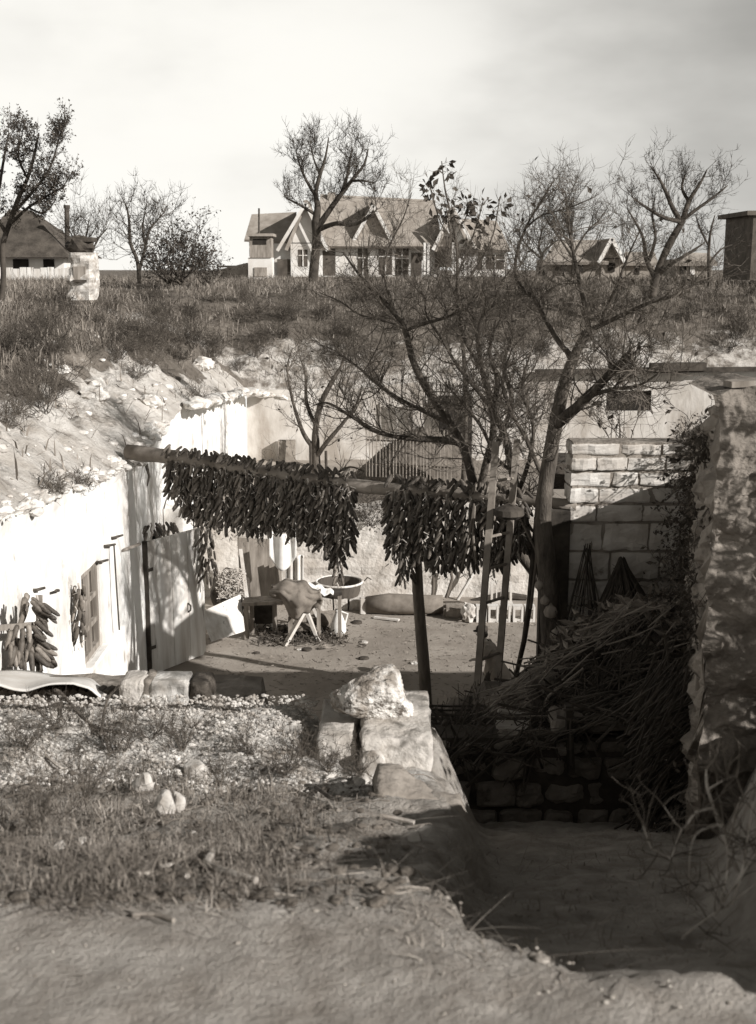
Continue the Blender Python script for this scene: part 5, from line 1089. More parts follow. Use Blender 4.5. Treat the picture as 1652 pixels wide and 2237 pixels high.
# sheaves leaning on the pier
def sheaf(label, ua, va, ul, ur, vb, y, n, m_, dens=1):
    t = thing('stalk_sheaf', label, 'sheaf', Vector((P((ul + ur) / 2, vb, y).x, y, FLOOR)), 'stalk sheaves leaning on the pier'); r_ = random.Random(int(ua)); mb = MB(); ap = P(ua, va, y + .1)
    for k in range(n):
        b = P(r_.uniform(ul, ur), vb, y - r_.uniform(0, .5)); d = (b - ap); b = ap + d * ((FLOOR + .6 - ap.z) / d.z) if d.z < 0 else b
        mb.tube([b, b.lerp(ap, .5) + rvec(r_) * .03, ap + rvec(r_) * .04 + Vector((0, 0, .05 * r_.random()))], [.017, .015, .006], 4, cap=False)
    obj('stalks', mb, m_, t)
sheaf('thin dark sheaf of a few poles leaning on the pier, left one', 1283, 1198, 1246, 1312, 1318, 12.75, 16, 'darkwood')
sheaf('dense black pointed sheaf before the pier, right one', 1358, 1232, 1316, 1416, 1318, 12.6, 240, 'darkwood')
for k, (u, v, s) in enumerate(((1203, 1336, .075), (1190, 1312, .05), (1178, 1278, .05), (1196, 1420, .06), (1228, 1408, .08), (1214, 1384, .055))):
    mb = MB(); q = P(u, v, 12.2); pr = [(.0, -s), (s * .8, -s * .7), (s, 0), (s * .75, s * .6), (s * .25, s * .95), (s * .12, s * 1.25)]; mb.lathe([(max(a_, .002), b_) for a_, b_ in pr], q, 14); tag(obj('gourd', mb, 'board', smooth=True), 'round dried gourd hanging on the shaded tree trunk', 'gourd', 'gourds hanging on the tall tree trunk')

# ------------------------------------------------------------------ brushwood on the low wall
r3 = random.Random(19); mb = MB()
for k in range(2300):
    s = r3.random(); u = lerp(950, 1490, s); vt = interp([(950, 1560), (1100, 1500), (1200, 1420), (1300, 1330), (1400, 1300), (1490, 1300)], u); vb = interp([(950, 1625), (1100, 1640), (1200, 1620), (1300, 1570), (1490, 1510)], u); f_ = r3.random() ** .8
    q = P(u, lerp(vt, vb, f_) + 8, lerp(10.4, 8.35, f_) + r3.gauss(0, .2)); L = r3.uniform(.2, .8); d = (Vector((.75, r3.gauss(0, .3), .45)) + rvec(r3) * r3.choice((.3, .7, 1.4))).normalized()
    mb.tube([q - d * L / 2, q + rvec(r3) * .03, q + d * L / 2], [r3.uniform(.004, .014), .008, .003], 4, cap=False)
br = obj('brushwood_pile', mb, 'brush'); tag(br, 'dark tangled pile of brushwood heaped on the low stone wall', 'brushwood', kind='stuff')
mb = MB()
for k in range(520):
    u = r3.uniform(1190, 1460); vt = interp([(1190, 1420), (1280, 1345), (1400, 1310), (1480, 1310)], u); q = P(u, vt + abs(r3.gauss(0, 45)), r3.uniform(9.0, 10.4)); d = rvec(r3); w = d.orthogonal().normalized(); s = r3.uniform(.04, .10); nn = d.cross(w)
    mb.add([q, q + d * s + w * s * .28 + nn * s * .2, q + d * s * 1.7, q + d * s - w * s * .28 + nn * s * .2], [(0, 1, 2), (0, 2, 3)])
tag(obj('dry_leaf_litter', mb, 'cornstalk'), 'withered curled maize leaves caught on top of the brushwood', 'leaves', kind='stuff')
mb = MB()
for k in range(14): mb.blob(P(lerp(985, 1470, k / 13), lerp(1600, 1440, k / 13) + 20, 9.6 + .3 * math.sin(k)), (.3, .5, .34), 2, .3, 2, k)
tag(obj('soil_heap', mb, 'heap'), 'dark soil mass under the brushwood', 'heap', kind='stuff')
for k, (pts, w, m_, lab) in enumerate((([(1088, 1552), (1150, 1562), (1212, 1576)], .02, 'palewood', 'straight pale stick lying across the front of the brushwood'), ([(1160, 1590), (1200, 1520), (1275, 1460)], .012, 'cornstalk', 'pale thin stalk slanting up across the brushwood'), ([(1215, 1580), (1260, 1540), (1330, 1480)], .016, 'brush', 'thick brown stick slanting along the brushwood'), ([(1110, 1595), (1130, 1560), (1155, 1535)], .012, 'cornstalk', 'short pale stalk near the left end of the brushwood'), ([(1280, 1545), (1340, 1500), (1420, 1440)], .014, 'brush', 'long dark rod on the upper right of the brushwood'))):
    mb = MB(); mb.tube([P(u, v, 8.75) for u, v in pts], [w, w, w * .8], 6); tag(obj('stick', mb, m_), lab, 'stick')
for k, (u0, v0, u1, v1, y) in enumerate(((1085, 1588, 1165, 1602, 8.5), (1200, 1562, 1238, 1584, 8.5))):
    mb = MB(); pbox(mb, u0, v0, u1, v1, y, .15); tag(obj('flat_stone', mb, 'old_stone' if k else 'ashlar', bevel=.012), ['pale flat stone slab on the low wall under the brushwood', 'small broken stone at the stick end on the low wall'][k], 'stone')
mb = MB(); q = P(1010, 1585, 8.6); pts = [q + Vector((.14 * math.cos(a), .02 * math.sin(a * 2), .09 * math.sin(a))) for a in np.linspace(2.6, 6.6, 14)]; mb.tube(pts, .022, 8); tag(obj('iron_hoop', mb, 'iron', smooth=True), 'bent dark hoop lying on the left end of the low wall', 'hoop')
for k in range(4):
    q = P(985, 1552 + k * 9, 9.2); mb = MB(); mb.tube([q + Vector((.22 * math.cos(a), .12 * math.sin(a), .01 * math.sin(3 * a))) for a in np.linspace(0, 6.2832, 25)], .009, 5); tag(obj('withy_ring', mb, 'darkwood'), 'dark withy ring in the stack beside the stone block', 'ring', 'stack of withy rings beside the stone block')
mb = MB(); mb.beam(P(1248, 1690, 8.24), P(1242, 1540, 8.24), .07, .05); tag(obj('stake', mb, 'darkwood'), 'dark stake standing against the middle of the low wall', 'stake')
mb = MB(); mb.beam(P(1420, 1780, 8.0), P(1402, 1540, 8.2), .05, .05); tag(obj('stake', mb, 'darkwood'), 'thin dark stake at the right end of the low wall', 'stake')
gp2 = thing('gate_post', 'weathered gate post by the rubble wall at the mouth of the ramp', 'post', (1.9, 7.0, -2.3))
mb = MB(); mb.tube([P(1508, 1990, 7.0), P(1515, 1800, 7.0), P(1530, 1600, 7.0), P(1543, 1400, 7.0), P(1546, 1330, 7.0)], [.056, .052, .05, .045, .042], 9, wob=.05); obj('post', mb, 'pole', gp2, smooth=True)
gate = thing('brush_gate', 'dark wattle of sticks filling the gap between low wall and gate post', 'hurdle', (1.7, 7, -2.5)); mb = MB()
for k in range(260):
    q = P(r3.uniform(1400, 1510), r3.uniform(1480, 1850), r3.uniform(7.1, 8.1)); d = (Vector((.55, r3.gauss(0, .4), .8)) + rvec(r3) * .35).normalized(); L = r3.uniform(.25, .7); mb.tube([q - d * L / 2, q + d * L / 2], [.009, .005], 4, cap=False)
obj('sticks', mb, 'darkwood', gate)

mb = MB()
for k in range(120):
    s = r3.random(); u = lerp(1040, 1480, s); vt = interp([(1040, 1540), (1200, 1430), (1300, 1340), (1480, 1310)], u); q = P(u, vt + abs(r3.gauss(0, 60)), r3.uniform(8.5, 9.6)); L = r3.uniform(.15, .6); d = (Vector((.75, r3.gauss(0, .3), .5)) + rvec(r3) * .4).normalized(); mb.tube([q - d * L / 2, q + rvec(r3) * .02, q + d * L / 2], [.006, .006, .003], 4, cap=False)
tag(obj('dry_stalks', mb, 'cornstalk'), 'paler dry stalks mixed into the top of the brushwood', 'stalks', kind='stuff')
mb = MB(); r7 = random.Random(71)
for k in range(1500):
    q = F(r7.uniform(430, 1170), r7.uniform(1335, 1540)) + Vector((0, 0, .02 + .02 * r7.random())); d = Vector((r7.gauss(0, 1), r7.gauss(0, 1), .15 * r7.gauss(0, 1))).normalized(); w = d.orthogonal().normalized() * r7.uniform(.003, .012); L = r7.uniform(.02, .10); mb.add([q - w, q + w, q + d * L + w * .4, q + d * L - w * .4], [(0, 1, 2, 3)])
tag(obj('yard_litter', mb, 'cornstalk'), 'bits of straw and husk littering the yard floor', 'litter', kind='stuff')
mb = MB()
for k in range(500):
    u = r7.uniform(560, 760); v = r7.uniform(1376, 1412) ; q = F(u, v) + Vector((0, 0, .02 + .1 * r7.random() ** 2)); d = (rvec(r7) + Vector((0, 0, -.1))).normalized(); w = d.orthogonal().normalized() * r7.uniform(.006, .02); L = r7.uniform(.04, .16); mb.add([q - w, q + w, q + d * L + w * .4, q + d * L - w * .4], [(0, 1, 2, 3)])
tag(obj('chopped_stalks', mb, 'darkwood'), 'dark chopped stalks scattered under the bench and sawhorse', 'stalks', kind='stuff')
# ------------------------------------------------------------------ foreground: block, rock, fallen stone, rubble, grass, sticks
NGX = np.arange(-4.2, 2.6, .02); NGY = np.arange(1.2, 8.0, .02)
NGT = [[near_ground(float(x), float(y)) for x in NGX] for y in NGY]
def ng(u, v):
    """where the line of sight through (u, v) meets the near ground"""
    d = ray(u, v); y = 1.2
    while y < 7.98:
        px = d.x * y / d.y; pz = EYE.z + d.z * y / d.y
        i = int((px + 4.2) / .02); j = int((y - 1.2) / .02)
        if 0 <= i < 340 and NGT[min(j, 339)][i] >= pz: return Vector((px, y, NGT[min(j, 339)][i]))
        y += .02
    return P(u, v, 7)
def rough_block(name, c, size, m_, label, cat, seed=0):
    mb = MB(); mb.rblock([q - w / 2 for q, w in zip(c, size)], [q + w / 2 for q, w in zip(c, size)], e=.05, n=10, amp=.022, seed=seed * 5); o = obj(name, mb, m_); tag(o, label, cat); return o
t0 = P(690, 1560, 6.75); t1 = P(940, 1537, 7.0)
bt_z = t1.z
blk = thing('stone_block', 'large squared pale stone block under the boulder at the ramp edge', 'stone block', (-.02, 6.9, -1.5))
def blk_part(x0, x1, y0, y1, z0, z1, seed):
    mb = MB(); n = 26
    def fc(fn): mb.grid(n, n, fn)
    def nz(p): k = noise.fractal(Vector(p) * 7 + Vector((seed, 0, 0)), .9, 2, 6) * .014; return Vector(p) + Vector((k, -k, k * .6))
    def rc(a, b, c):                                     # rounded corners
        x, y, z = lerp(x0, x1, a), lerp(y0, y1, b), lerp(z0, z1, c); e = .022
        cx, cy, cz = min(max(x, x0 + e), x1 - e), min(max(y, y0 + e), y1 - e), min(max(z, z0 + e), z1 - e); d = Vector((x - cx, y - cy, z - cz))
        if d.length > e: d = d.normalized() * e
        return nz((cx + d.x, cy + d.y, cz + d.z))
    q = lambda i: i / (n - 1)
    fc(lambda i, j: rc(q(i), 0, q(j))); fc(lambda i, j: rc(1, q(i), q(j))); fc(lambda i, j: rc(q(i), q(j), 1)); fc(lambda i, j: rc(0, 1 - q(i), q(j))); fc(lambda i, j: rc(1 - q(i), 1, q(j)))
    return mb
obj('block', blk_part(-.10, .315, 6.45, 7.25, -1.62, bt_z, 3), 'plaster', blk, smooth=True)
obj('slab', blk_part(-.355, -.125, 6.5, 7.2, -1.5, bt_z - .035, 8), 'plaster', blk, smooth=True)
rk = P(820, 1522, 6.85); mb = MB()
b = bmesh.new(); bmesh.ops.create_icosphere(b, subdivisions=5, radius=1.0)
vs = []; rp = random.Random(6); pls = [(Vector((rp.gauss(0, 1), rp.gauss(0, 1), rp.gauss(0, .8))).normalized(), rp.uniform(.72, .95)) for _ in range(10)]
for q in b.verts:
    p = q.co.copy(); k = (1 + .10 * abs(noise.fractal(p * 4.5 + Vector((9, 1, 2)), .9, 2, 5))) * min([1.12] + [h / p.dot(n_) for n_, h in pls if p.dot(n_) > .05]) * (1 + .10 * noise.fractal(p * 1.3 + Vector((4, 1, 2)), .9, 2, 6) )
    p = Vector((p.x * .225, p.y * .2, p.z * .165)) * k; p.z = max(p.z, -.105); p.x -= .25 * min(0, p.z) * (1 if p.x < 0 else -1) * -.4
    vs.append(Vector((rk.x, rk.y, bt_z + .10)) + p)
mb.add(vs, [tuple(q.index for q in f.verts) for f in b.faces]); b.free()
tag(obj('boulder', mb, 'rock', smooth=False), 'rough pale boulder with shadow patches put into its colour resting on the stone block', 'boulder')
mb = MB(); a = P(815, 1728, 5.25); b_ = P(1015, 1778, 5.25)
n = 22; axis = (b_ - a)
def fs(i, j):
    t = i / (n - 1); ang = j / 20 * 6.2832; p = a.lerp(b_, t); ry, rz = .2 * (1 - .25 * t), .15 * (1 - .3 * t) * (1 if 0 < i < n - 1 else .3)
    cx = math.copysign(abs(math.cos(ang)) ** .6, math.cos(ang)); cz = math.copysign(abs(math.sin(ang)) ** .6, math.sin(ang))
    q = p + Vector((0, cx * ry, cz * rz - .05)); k = noise.fractal(q * 5, .9, 2, 5) * .025; return q + Vector((k, k, k))
mb.grid(n, 21, fs); tag(obj('fallen_slab', mb, 'old_stone', smooth=True), 'long fallen stone slab below the block at the edge of the ramp', 'stone slab')
for k, (u, v, s, lab) in enumerate(((815, 1690, (.10, .09, .12), 'pale upright stone wedged at the block foot'), (790, 1712, (.05, .09, .03), 'pale splinter of stone leaning below the block'), (430, 1695, (.10, .07, .07), 'pale round stone on the left bank slope'), (315, 1725, (.07, .06, .07), 'upright pale stone beside the hollow in the bank'), (360, 1775, (.06, .05, .08), 'standing pale stone low on the bank'), (390, 1772, (.04, .04, .08), 'thin pale stone beside the standing stone'), (130, 1855, (.03, .03, .02), 'small white pebble on the left bank'), (178, 1843, (.03, .03, .02), 'small white stone lower on the left bank'), (420, 1826, (.022, .02, .016), 'tiny white stone in the middle of the bank'), (905, 1838, (.035, .03, .02), 'small pale stone on the path edge below the slab'), (155, 1600, (.14, .05, .025), 'flat white stone strip near the parapet at left'), (50, 1588, (.16, .05, .025), 'flat pale stone strip at the far left of the parapet'))):
    q = ng(u, v); mb = MB(); mb.chunk(q + Vector((0, 0, s[2] * .35)), [w * .85 for w in s], k + 3); tag(obj('stone', mb, 'rubble'), lab, 'stone')
for k, (u, v, s) in enumerate(((1170, 2095, .03), (1185, 2105, .035), (1215, 2095, .02), (1290, 2088, .02), (1350, 2105, .025), (1330, 2112, .03), (1385, 2112, .03), (1250, 2103, .025), (1935 * .6883, 2075, .02), (800, 2040, .012), (640, 1995, .012), (300, 2010, .016), (215, 1998, .014), (520, 2065, .014), (990, 1985, .014), (690, 1990, .016))):
    q = ng(u, v); mb = MB(); mb.chunk(q + Vector((0, 0, s * .02)), (s * .6, s * .45, s * .25), k + 30, 2, 9, .15); tag(obj('path_stone', mb, 'grit'), 'small pale stone lying on the trodden path', 'stone', 'small stones on the path')
# rubble of the parapet
mb = MB(); r4 = random.Random(23); n = 0
while n < 7500:
    u = r4.uniform(-40, 860); v = r4.uniform(1520, 1760); q = ng(u, v)
    if q.y < 5.4 or q.x > .22: continue
    if q.x > -.38 and q.y > 6.2: continue
    if r4.random() > sstep(5.3, 6.4, q.y + .45 * fb(q.x * 1.3, q.y * 1.3, 4) + .35 * (q.x + 1.2)): continue
    s = .004 + .013 * r4.random() ** 3; mb.chunk(q + Vector((0, 0, s * .3)), (s * r4.uniform(.8, 1.5), s, s * .8), n, 1, 6); n += 1
tag(obj('parapet_rubble', mb, 'rubble'), 'loose pale rubble and gravel covering the parapet', 'rubble', kind='stuff')
mb = MB(); n = 0
while n < 1500:
    u = r4.uniform(-40, 1100); v = r4.uniform(1640, 2180); q = ng(u, v)
    if q.y > 6.2: n += 1; continue
    s = .001 + .0035 * r4.random() ** 5; mb.chunk(q + Vector((0, 0, s * .2)), (s * 1.3, s, s * .7), n, 1, 6); n += 1
tag(obj('scattered_gravel', mb, 'grit'), 'small stones strewn over the bank and the path', 'gravel', kind='stuff')
# canvas over a wood stack beyond the parapet, stones beside it
cv = []; mb = MB()
def cvf(i, j):
    u = lerp(-60, 255, i / 40); t = j / 10; top = interp([(-60, 1466), (60, 1470), (150, 1476), (200, 1482), (255, 1500)], u); bot = interp([(-60, 1496), (0, 1500), (60, 1508), (110, 1500), (160, 1496), (195, 1505), (215, 1522), (255, 1542)], u) + 2 * math.sin(u * .05)
    return P(u, lerp(top, bot, t), lerp(9.3, 8.35, t)) + Vector((0, 0, .012 * math.sin(u * .035 + t * 3)))
mb.grid(41, 11, cvf); o = obj('canvas_cover', mb, 'canvas', smooth=True); o.modifiers.new('thick', 'SOLIDIFY').thickness = .012; tag(o, 'pale canvas sheet with sagging hem over dark firewood at left', 'canvas')
ws = thing('firewood_stack', 'dark stack of split firewood under the canvas sheet', 'firewood', P(90, 1540, 8.7)); k = 0
for row in range(3):
    for u in range(-40, 225, 17):
        q = P(u + row * 7, 1541 - row * 12, 8.55 + .04 * row); mb = MB(); mb.tube([q, q + Vector((rnd.uniform(-.03, .03), .16, -.01))], .03 * rnd.uniform(.8, 1.25), 7, wob=.2); obj('billet', mb, 'pole', ws)
mb = MB(); mb.rblock((-3.2, 8.22, -4.6), (-.9, 9.2, -1.6), e=.05, n=14, amp=.04); tag(obj('retaining_wall', mb, 'old_stone'), 'rough ledge of the yard wall behind the parapet at left', 'wall')
for k, (u0, v0, u1, v1, lab) in enumerate(((258, 1492, 316, 1540, 'pale squared stone right of the canvas sheet'), (322, 1494, 408, 1538, 'large pale squared stone on the parapet'), (308, 1492, 330, 1530, 'grey stone between the two pale squared ones'), (410, 1496, 455, 1534, 'dark broken stone at the right end of the parapet row'))):
    a_ = P(u0, v1, 8.3); b_ = P(u1, v0, 8.3); rough_block('parapet_stone', ((a_.x + b_.x) / 2, 8.5, (a_.z + b_.z) / 2 - .03), (b_.x - a_.x, .3, b_.z - a_.z + .06), ['plaster', 'chalk', 'old_stone', 'heap'][k], lab, 'stone', seed=k)
# sticks on the bank
for k, (pts, w, m_, lab) in enumerate((([(470, 1868), (452, 1902), (500, 1925), (560, 1938)], .012, 'bleached', 'pale bent stick lying angled on the lower bank'), ([(100, 1665), (135, 1685), (150, 1680)], .009, 'bleached', 'short pale curved stick on the upper left bank'), ([(640, 1730), (690, 1752), (740, 1775)], .008, 'bleached', 'thin pale stick below the fallen slab'), ([(830, 1790), (870, 1796), (905, 1804)], .009, 'bleached', 'pale stick lying at the foot of the fallen slab'), ([(690, 1728), (725, 1750), (745, 1752)], .01, 'bark', 'dark forked twig under the stone block'), ([(120, 1512), (140, 1560), (200, 1590), (260, 1608)], .012, 'bark', 'dark bent stem bowing out of the parapet at left'), ([(262, 1500), (235, 1570), (220, 1620)], .008, 'bark', 'thin dark stem standing before the canvas corner'), ([(350, 1905), (385, 1898), (410, 1925)], .008, 'bleached', 'pale hooked twig in the grass of the lower bank'), ([(40, 1700), (120, 1712), (240, 1745)], .007, 'straw', 'long dry stalk lying across the left bank'), ([(185, 1880), (280, 1912), (330, 1915)], .007, 'straw', 'dry stalk lying on the lower left bank'), ([(290, 2005), (340, 2010), (380, 2022)], .006, 'straw', 'dry straw on the edge of the path'))):
    mb = MB(); mb.tube(smooth_pts([ng(u, v) + Vector((0, 0, w * 1.2 + (.10 if k in (5, 6) and i_ == 1 else 0))) for i_, (u, v) in enumerate(pts)], 3), w, 6); tag(obj('stick', mb, m_), lab, 'stick')
# withered plants at lower right
def dry_plant(label, spec, y, m_='bleached', seed=0):
    t = thing('dry_plant', label, 'dry plant', P(spec[0][0][0], spec[0][0][1], y)); mb = MB(); b2 = MB(); r_ = random.Random(seed)
    for pts in spec: 
        line = smooth_pts([P(u, v, y + dy) for (u, v, dy) in [(p + (0,))[:3] for p in pts]], 3); w = pts[0][3] if len(pts[0]) > 3 else 6; mb.tube(line, [w * .72 * y / FPX * (1 - .7 * i / len(line)) for i in range(len(line))], 7, wob=.22)
        for k in range(7):
            q = r_.choice(line[2:]); grow(b2, r_, q, (rvec(r_) + Vector((0, 0, .6))).normalized(), .12, .003, 1, kids=2)
    obj('stem', mb, m_, t); obj('side_shoots', b2, 'twig', t)
dry_plant('pale bleached branching weed standing at the lower right edge', [
    [(1612, 1905, 0, 9), (1590, 1850, 0, 8), (1565, 1780, 0, 7), (1545, 1720, 0, 6), (1543, 1680, 0, 4)],
    [(1560, 1765, 0, 6), (1520, 1775, 0, 5), (1490, 1810, 0, 4), (1450, 1760, 0, 4)],
    [(1490, 1810, 0, 5), (1475, 1850, 0, 4), (1465, 1880, 0, 3)],
    [(1465, 1876, 0, 6), (1425, 1852, 0, 5), (1410, 1815, 0, 5), (1400, 1790, 0, 3)],
    [(1580, 1800, 0, 5), (1530, 1815, 0, 5), (1510, 1850, 0, 5), (1505, 1930, 0, 4), (1503, 1985, 0, 3)],
    [(1545, 1725, 0, 4), (1580, 1705, 0, 3), (1610, 1695, 0, 2)],
    [(1590, 1850, 0, 6), (1605, 1790, 0, 5), (1618, 1740, 0, 3)]], 3.2, seed=3)
dry_plant('fan of pale dry stalks at the lower right corner', [
    [(1490, 2050, 0, 5), (1545, 2005, 0, 5), (1600, 1970, 0, 5), (1670, 1915, 0, 4)],
    [(1560, 2000, 0, 5), (1600, 1940, 0, 4), (1640, 1880, 0, 3), (1665, 1840, 0, 2)],
    [(1600, 1975, 0, 5), (1622, 1900, 0, 4), (1635, 1820, 0, 3), (1645, 1750, 0, 2)],
    [(1570, 1990, 0, 4), (1590, 1900, 0, 4), (1585, 1830, 0, 3)]], 2.9, seed=4)
# ------------------------------------------------------------------ grass
def blades(name, label, pts, hmin, hmax, width, m_, lean=.5, seed=0):
    r_ = np.random.default_rng(seed); P0 = np.array(pts); n = len(P0)
    a = r_.uniform(0, 6.283, n); h = r_.uniform(hmin, hmax, n) * r_.uniform(.6, 1.2, n); w = width * r_.uniform(.6, 1.3, n); le = np.abs(r_.normal(0, lean, n)); b = r_.uniform(0, 6.283, n)
    dx, dy = np.cos(a) * w, np.sin(a) * w; lx, ly = np.cos(b) * le * h, np.sin(b) * le * h
    hz = h / np.sqrt(1 + le * le)
    V = np.empty((n, 5, 3)); V[:, 0] = P0 + np.stack([dx, dy, 0 * h - .01], 1); V[:, 1] = P0 - np.stack([dx, dy, 0 * h + .01], 1)
    mid = P0 + np.stack([lx * .35, ly * .35, hz * .6], 1); V[:, 2] = mid - .7 * np.stack([dx, dy, 0 * h], 1); V[:, 3] = mid + .7 * np.stack([dx, dy, 0 * h], 1)
    V[:, 4] = P0 + np.stack([lx, ly, hz * .92], 1)
    base = np.arange(n)[:, None] * 5; fq = (base + np.array([[0, 1, 2, 3]])).tolist(); ft = (base + np.array([[3, 2, 4]])).tolist()
    me = bpy.data.meshes.new(name); me.from_pydata(V.reshape(-1, 3).tolist(), [], fq + ft); me.update(); me.materials.append(M[m_])
    o = bpy.data.objects.new(name, me); C.objects.link(o); tag(o, label, 'grass', kind='stuff'); return o
def hill_pts(n, seed, dens, ymin=9, ymax=75):
    r_ = random.Random(seed); out = []
    while len(out) < n:
        y = ymin * (ymax / ymin) ** r_.random(); x = r_.uniform(-.36, .36) * y
        if not (x < WX - .05 or y > FY): continue
        if r_.random() > dens(x, y): continue
        out.append((x, y, hill(x, y)))
    return out
def dens(x, y):
    d = math.hypot(max(0, WX - x), 0) if y < FY else y - FY + 1.0
    k = sstep(1.0, 3.0, d + .9 * fb(x * .35, y * .35, 9) + .45 * sstep(18, 26, y)) * (.35 + .9 * sstep(-.25, .25, fb(x * .5, y * .5, 17)))
    return k + .02
hp1 = hill_pts(34000, 5, dens); blades('scrub_grass', 'long pale dry grass matted over the slope below the houses', hp1, .14, .36, .010, 'straw', 1.5, 1)
hp2 = hill_pts(30000, 6, dens); blades('scrub_undergrowth', 'darker dead weeds mixed in the grass of the slope', hp2, .12, .40, .012, 'straw_dark', 1.2, 2)
def near_pts(n, seed, fn):
    r_ = random.Random(seed); out = []
    while len(out) < n:
        u = r_.uniform(-60, 1000); v = r_.uniform(1540, 2010); q = ng(u, v)
        if q.x > .1 or r_.random() > fn(u, v, q): continue
        out.append(tuple(q))
    return out
def nd(u, v, q):
    edge = interp([(0, 1955), (250, 1975), (500, 1965), (700, 1900), (850, 1800), (1000, 1760)], u)
    k = sstep(-30, 40, edge - v) * (1 - sstep(560, 780, u + .6 * (1750 - v) * (1 if v < 1750 else 0))) * (.25 + 1.2 * sstep(-.2, .3, fb(q.x * 2.2, q.y * 2.2, 21)))
    if v < 1640 and u > 300: k *= .3
    return k
blades('bank_grass', 'short dry grass on the near bank', near_pts(3800, 8, nd), .02, .07, .002, 'straw', 1.2, 3)
blades('bank_weeds', 'dark withered weeds on the near bank', near_pts(3000, 9, nd), .02, .07, .0026, 'straw_dark', 1.0, 4)
for k, (u, v, L) in enumerate(((400, 1640, .2), (330, 1620, .2), (130, 1600, .2), (60, 1640, .22), (250, 1650, .25), (660, 1655, .18), (620, 1700, .18), (550, 1650, .16), (180, 1760, .2), (90, 1820, .2), (480, 1720, .16), (720, 1690, .16), (770, 1700, .16))):
    shrub('dead_weed', 'dead twiggy weed on the near bank by the parapet', ng(u, v), 14, L, 2, 200 + k, m='twig', kids=4, keep=.7, group='dead weeds on the near bank', rad=.014, spread=.9)

blades('litter_straw', 'pale dry straw and chaff littering the near bank', near_pts(5200, 11, lambda u, v, q: .15 + .85 * nd(u, v, q)), .02, .09, .0016, 'straw', 3.5, 5)
blades('litter_twigs', 'small dark twigs and dead leaves littering the near bank', near_pts(3000, 12, lambda u, v, q: .1 + .9 * nd(u, v, q)), .015, .07, .003, 'brush', 3.0, 6)
r5 = random.Random(5); mb = MB(); n = 0
while n < 160:
    y = r5.uniform(9.5, 24); x = WX - abs(r5.gauss(0, 1.1)) - .08
    if x < -.34 * y: continue
    s = .015 + .07 * r5.random() ** 5; mb.chunk((x, y, hill(x, y) + s * .2), (s * 1.3, s, s * .7), n, 2, 8); n += 1
for k in range(420):
    y = r5.uniform(9.5, 19.4); s = .015 + .07 * r5.random() ** 3; x = WX + r5.gauss(-.06, .06); mb.chunk((x, y, hill(min(x, WX), y) + s * .1), (s * 1.2, s * 1.4, s * .7), k + 9, 2, 8, .1)
tag(obj('chalk_scree', mb, 'chalk'), 'broken chalk lumps lying on the eroded slope above the white wall', 'scree', kind='stuff')
for k, (u, v, s) in enumerate(((205, 845, .16), (207, 868, .2), (140, 815, .1), (330, 880, .18), (440, 800, .25))):
    mb = MB(); q = on_hill(u, v); mb.chunk(q + Vector((0, 0, s * .1)), (s * 1.2, s, s * .7), k + 50, 3, 6, .3); tag(obj('chalk_boulder', mb, 'chalk'), 'rough chalk lump sticking out of the eroded slope', 'boulder', 'chalk lumps on the eroded slope')
for k, (u, v, L) in enumerate(((40, 900, .5), (100, 880, .45), (20, 930, .4), (330, 800, .5), (380, 780, .5), (300, 830, .4), (420, 910, .4), (120, 1080, .25), (180, 1100, .22), (250, 790, .4), (150, 770, .4), (460, 790, .4), (520, 810, .4), (60, 830, .4))):
    shrub('dry_shrub', 'matted dry weed hanging on the eroded chalk slope', on_hill(u, v) - Vector((0, 0, .04)), 26, L, 2, 300 + k, m='twig', kids=4, keep=1.2, group='weeds on the chalk slope', rad=.008, spread=1.1)

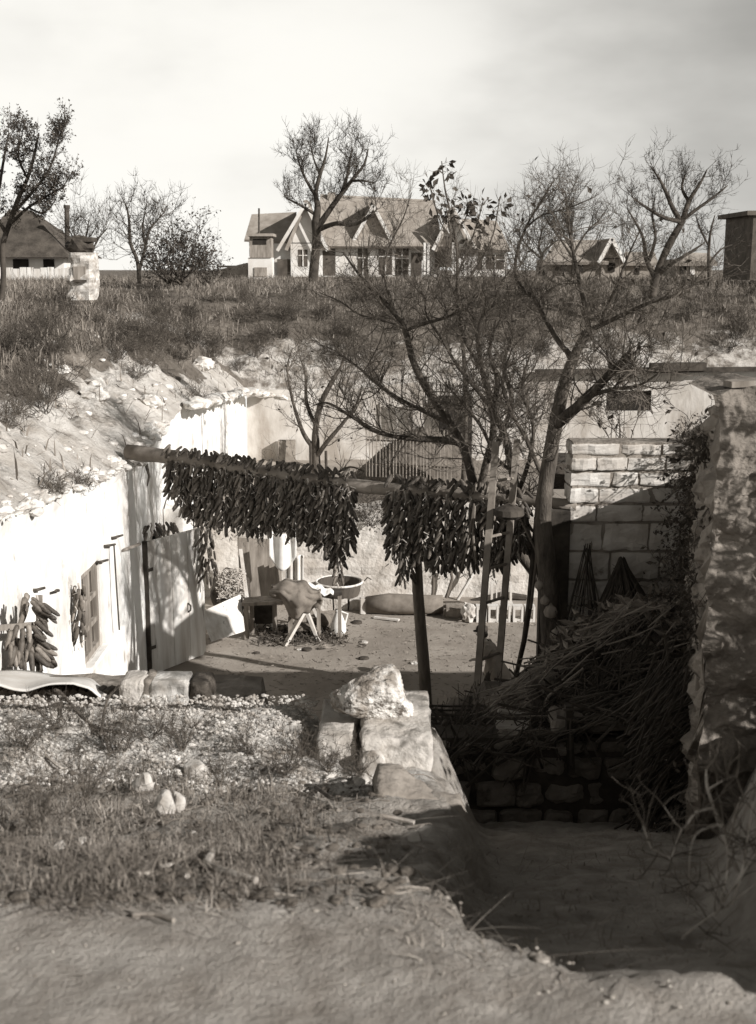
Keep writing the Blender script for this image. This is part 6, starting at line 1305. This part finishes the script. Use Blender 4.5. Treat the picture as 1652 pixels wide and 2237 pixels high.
r6 = random.Random(16); mpts = []
while len(mpts) < 700:
    x = r6.uniform(-.8, 3.2); y = r6.uniform(23.6, 27.6); h_ = heap(x, y)
    if h_ > .12: mpts.append((x, y, FLOOR + 1.0 + 1.35 * h_))
blades('mound_grass', 'thin dry grass on the dark earth mound', mpts, .06, .18, .008, 'straw_dark', .8, 7)


mb = MB(); r8 = random.Random(88)
for k in range(900):
    u = r8.uniform(-40, 900); v = r8.uniform(1600, 1985); q = ng(u, v)
    if q.y > 6.3 or q.x > .1: continue
    s = .004 + .02 * r8.random() ** 3; mb.chunk(q + Vector((0, 0, s * .2)), (s * 1.3, s * 1.1, s * .7), k, 2, 7, .15)
tag(obj('soil_clods', mb, 'heap'), 'dark clods of earth lying about the near bank', 'clods', kind='stuff')
mb = MB()
for k in range(150):
    u = r8.uniform(0, 900); v = r8.uniform(1640, 1960); q = ng(u, v)
    if q.y > 6.2: continue
    a = r8.uniform(-.5, .5) + (3.14 if r8.random() < .5 else 0); L = r8.uniform(.05, .2); d = Vector((math.cos(a), math.sin(a), 0)); pts = [q + d * (L * t) + Vector((r8.gauss(0, .006), r8.gauss(0, .006), 0)) for t in (0, .35, .7, 1)]; pts = [Vector((p.x, p.y, near_ground(p.x, p.y) + .006)) for p in pts]; w = r8.uniform(.0015, .004); mb.tube(pts, [w, w, w * .8, w * .5], 5)
tag(obj('dead_stems', mb, 'straw'), 'thin dead stems strewn over the near bank', 'stems', kind='stuff')

rp_ = []; r9 = random.Random(14)
while len(rp_) < 900:
    q = ng(r9.uniform(870, 1600), r9.uniform(1840, 2110))
    if q.y < 7: rp_.append(tuple(q))
blades('ramp_litter', 'straw and leaf bits trodden into the shaded ramp', rp_, .015, .06, .0022, 'straw', 4.0, 8)
mb = MB()
for k in range(420):
    q = ng(r9.uniform(870, 1640), r9.uniform(1840, 2230))
    if q.y > 7: continue
    s = .0012 + .005 * r9.random() ** 5; mb.chunk(q + Vector((0, 0, s * .2)), (s * 1.3, s * 1.1, s * .7), k, 2, 7, .15)
tag(obj('ramp_stones', mb, 'grit'), 'small stones and crumbs of earth on the ramp', 'stones', kind='stuff')
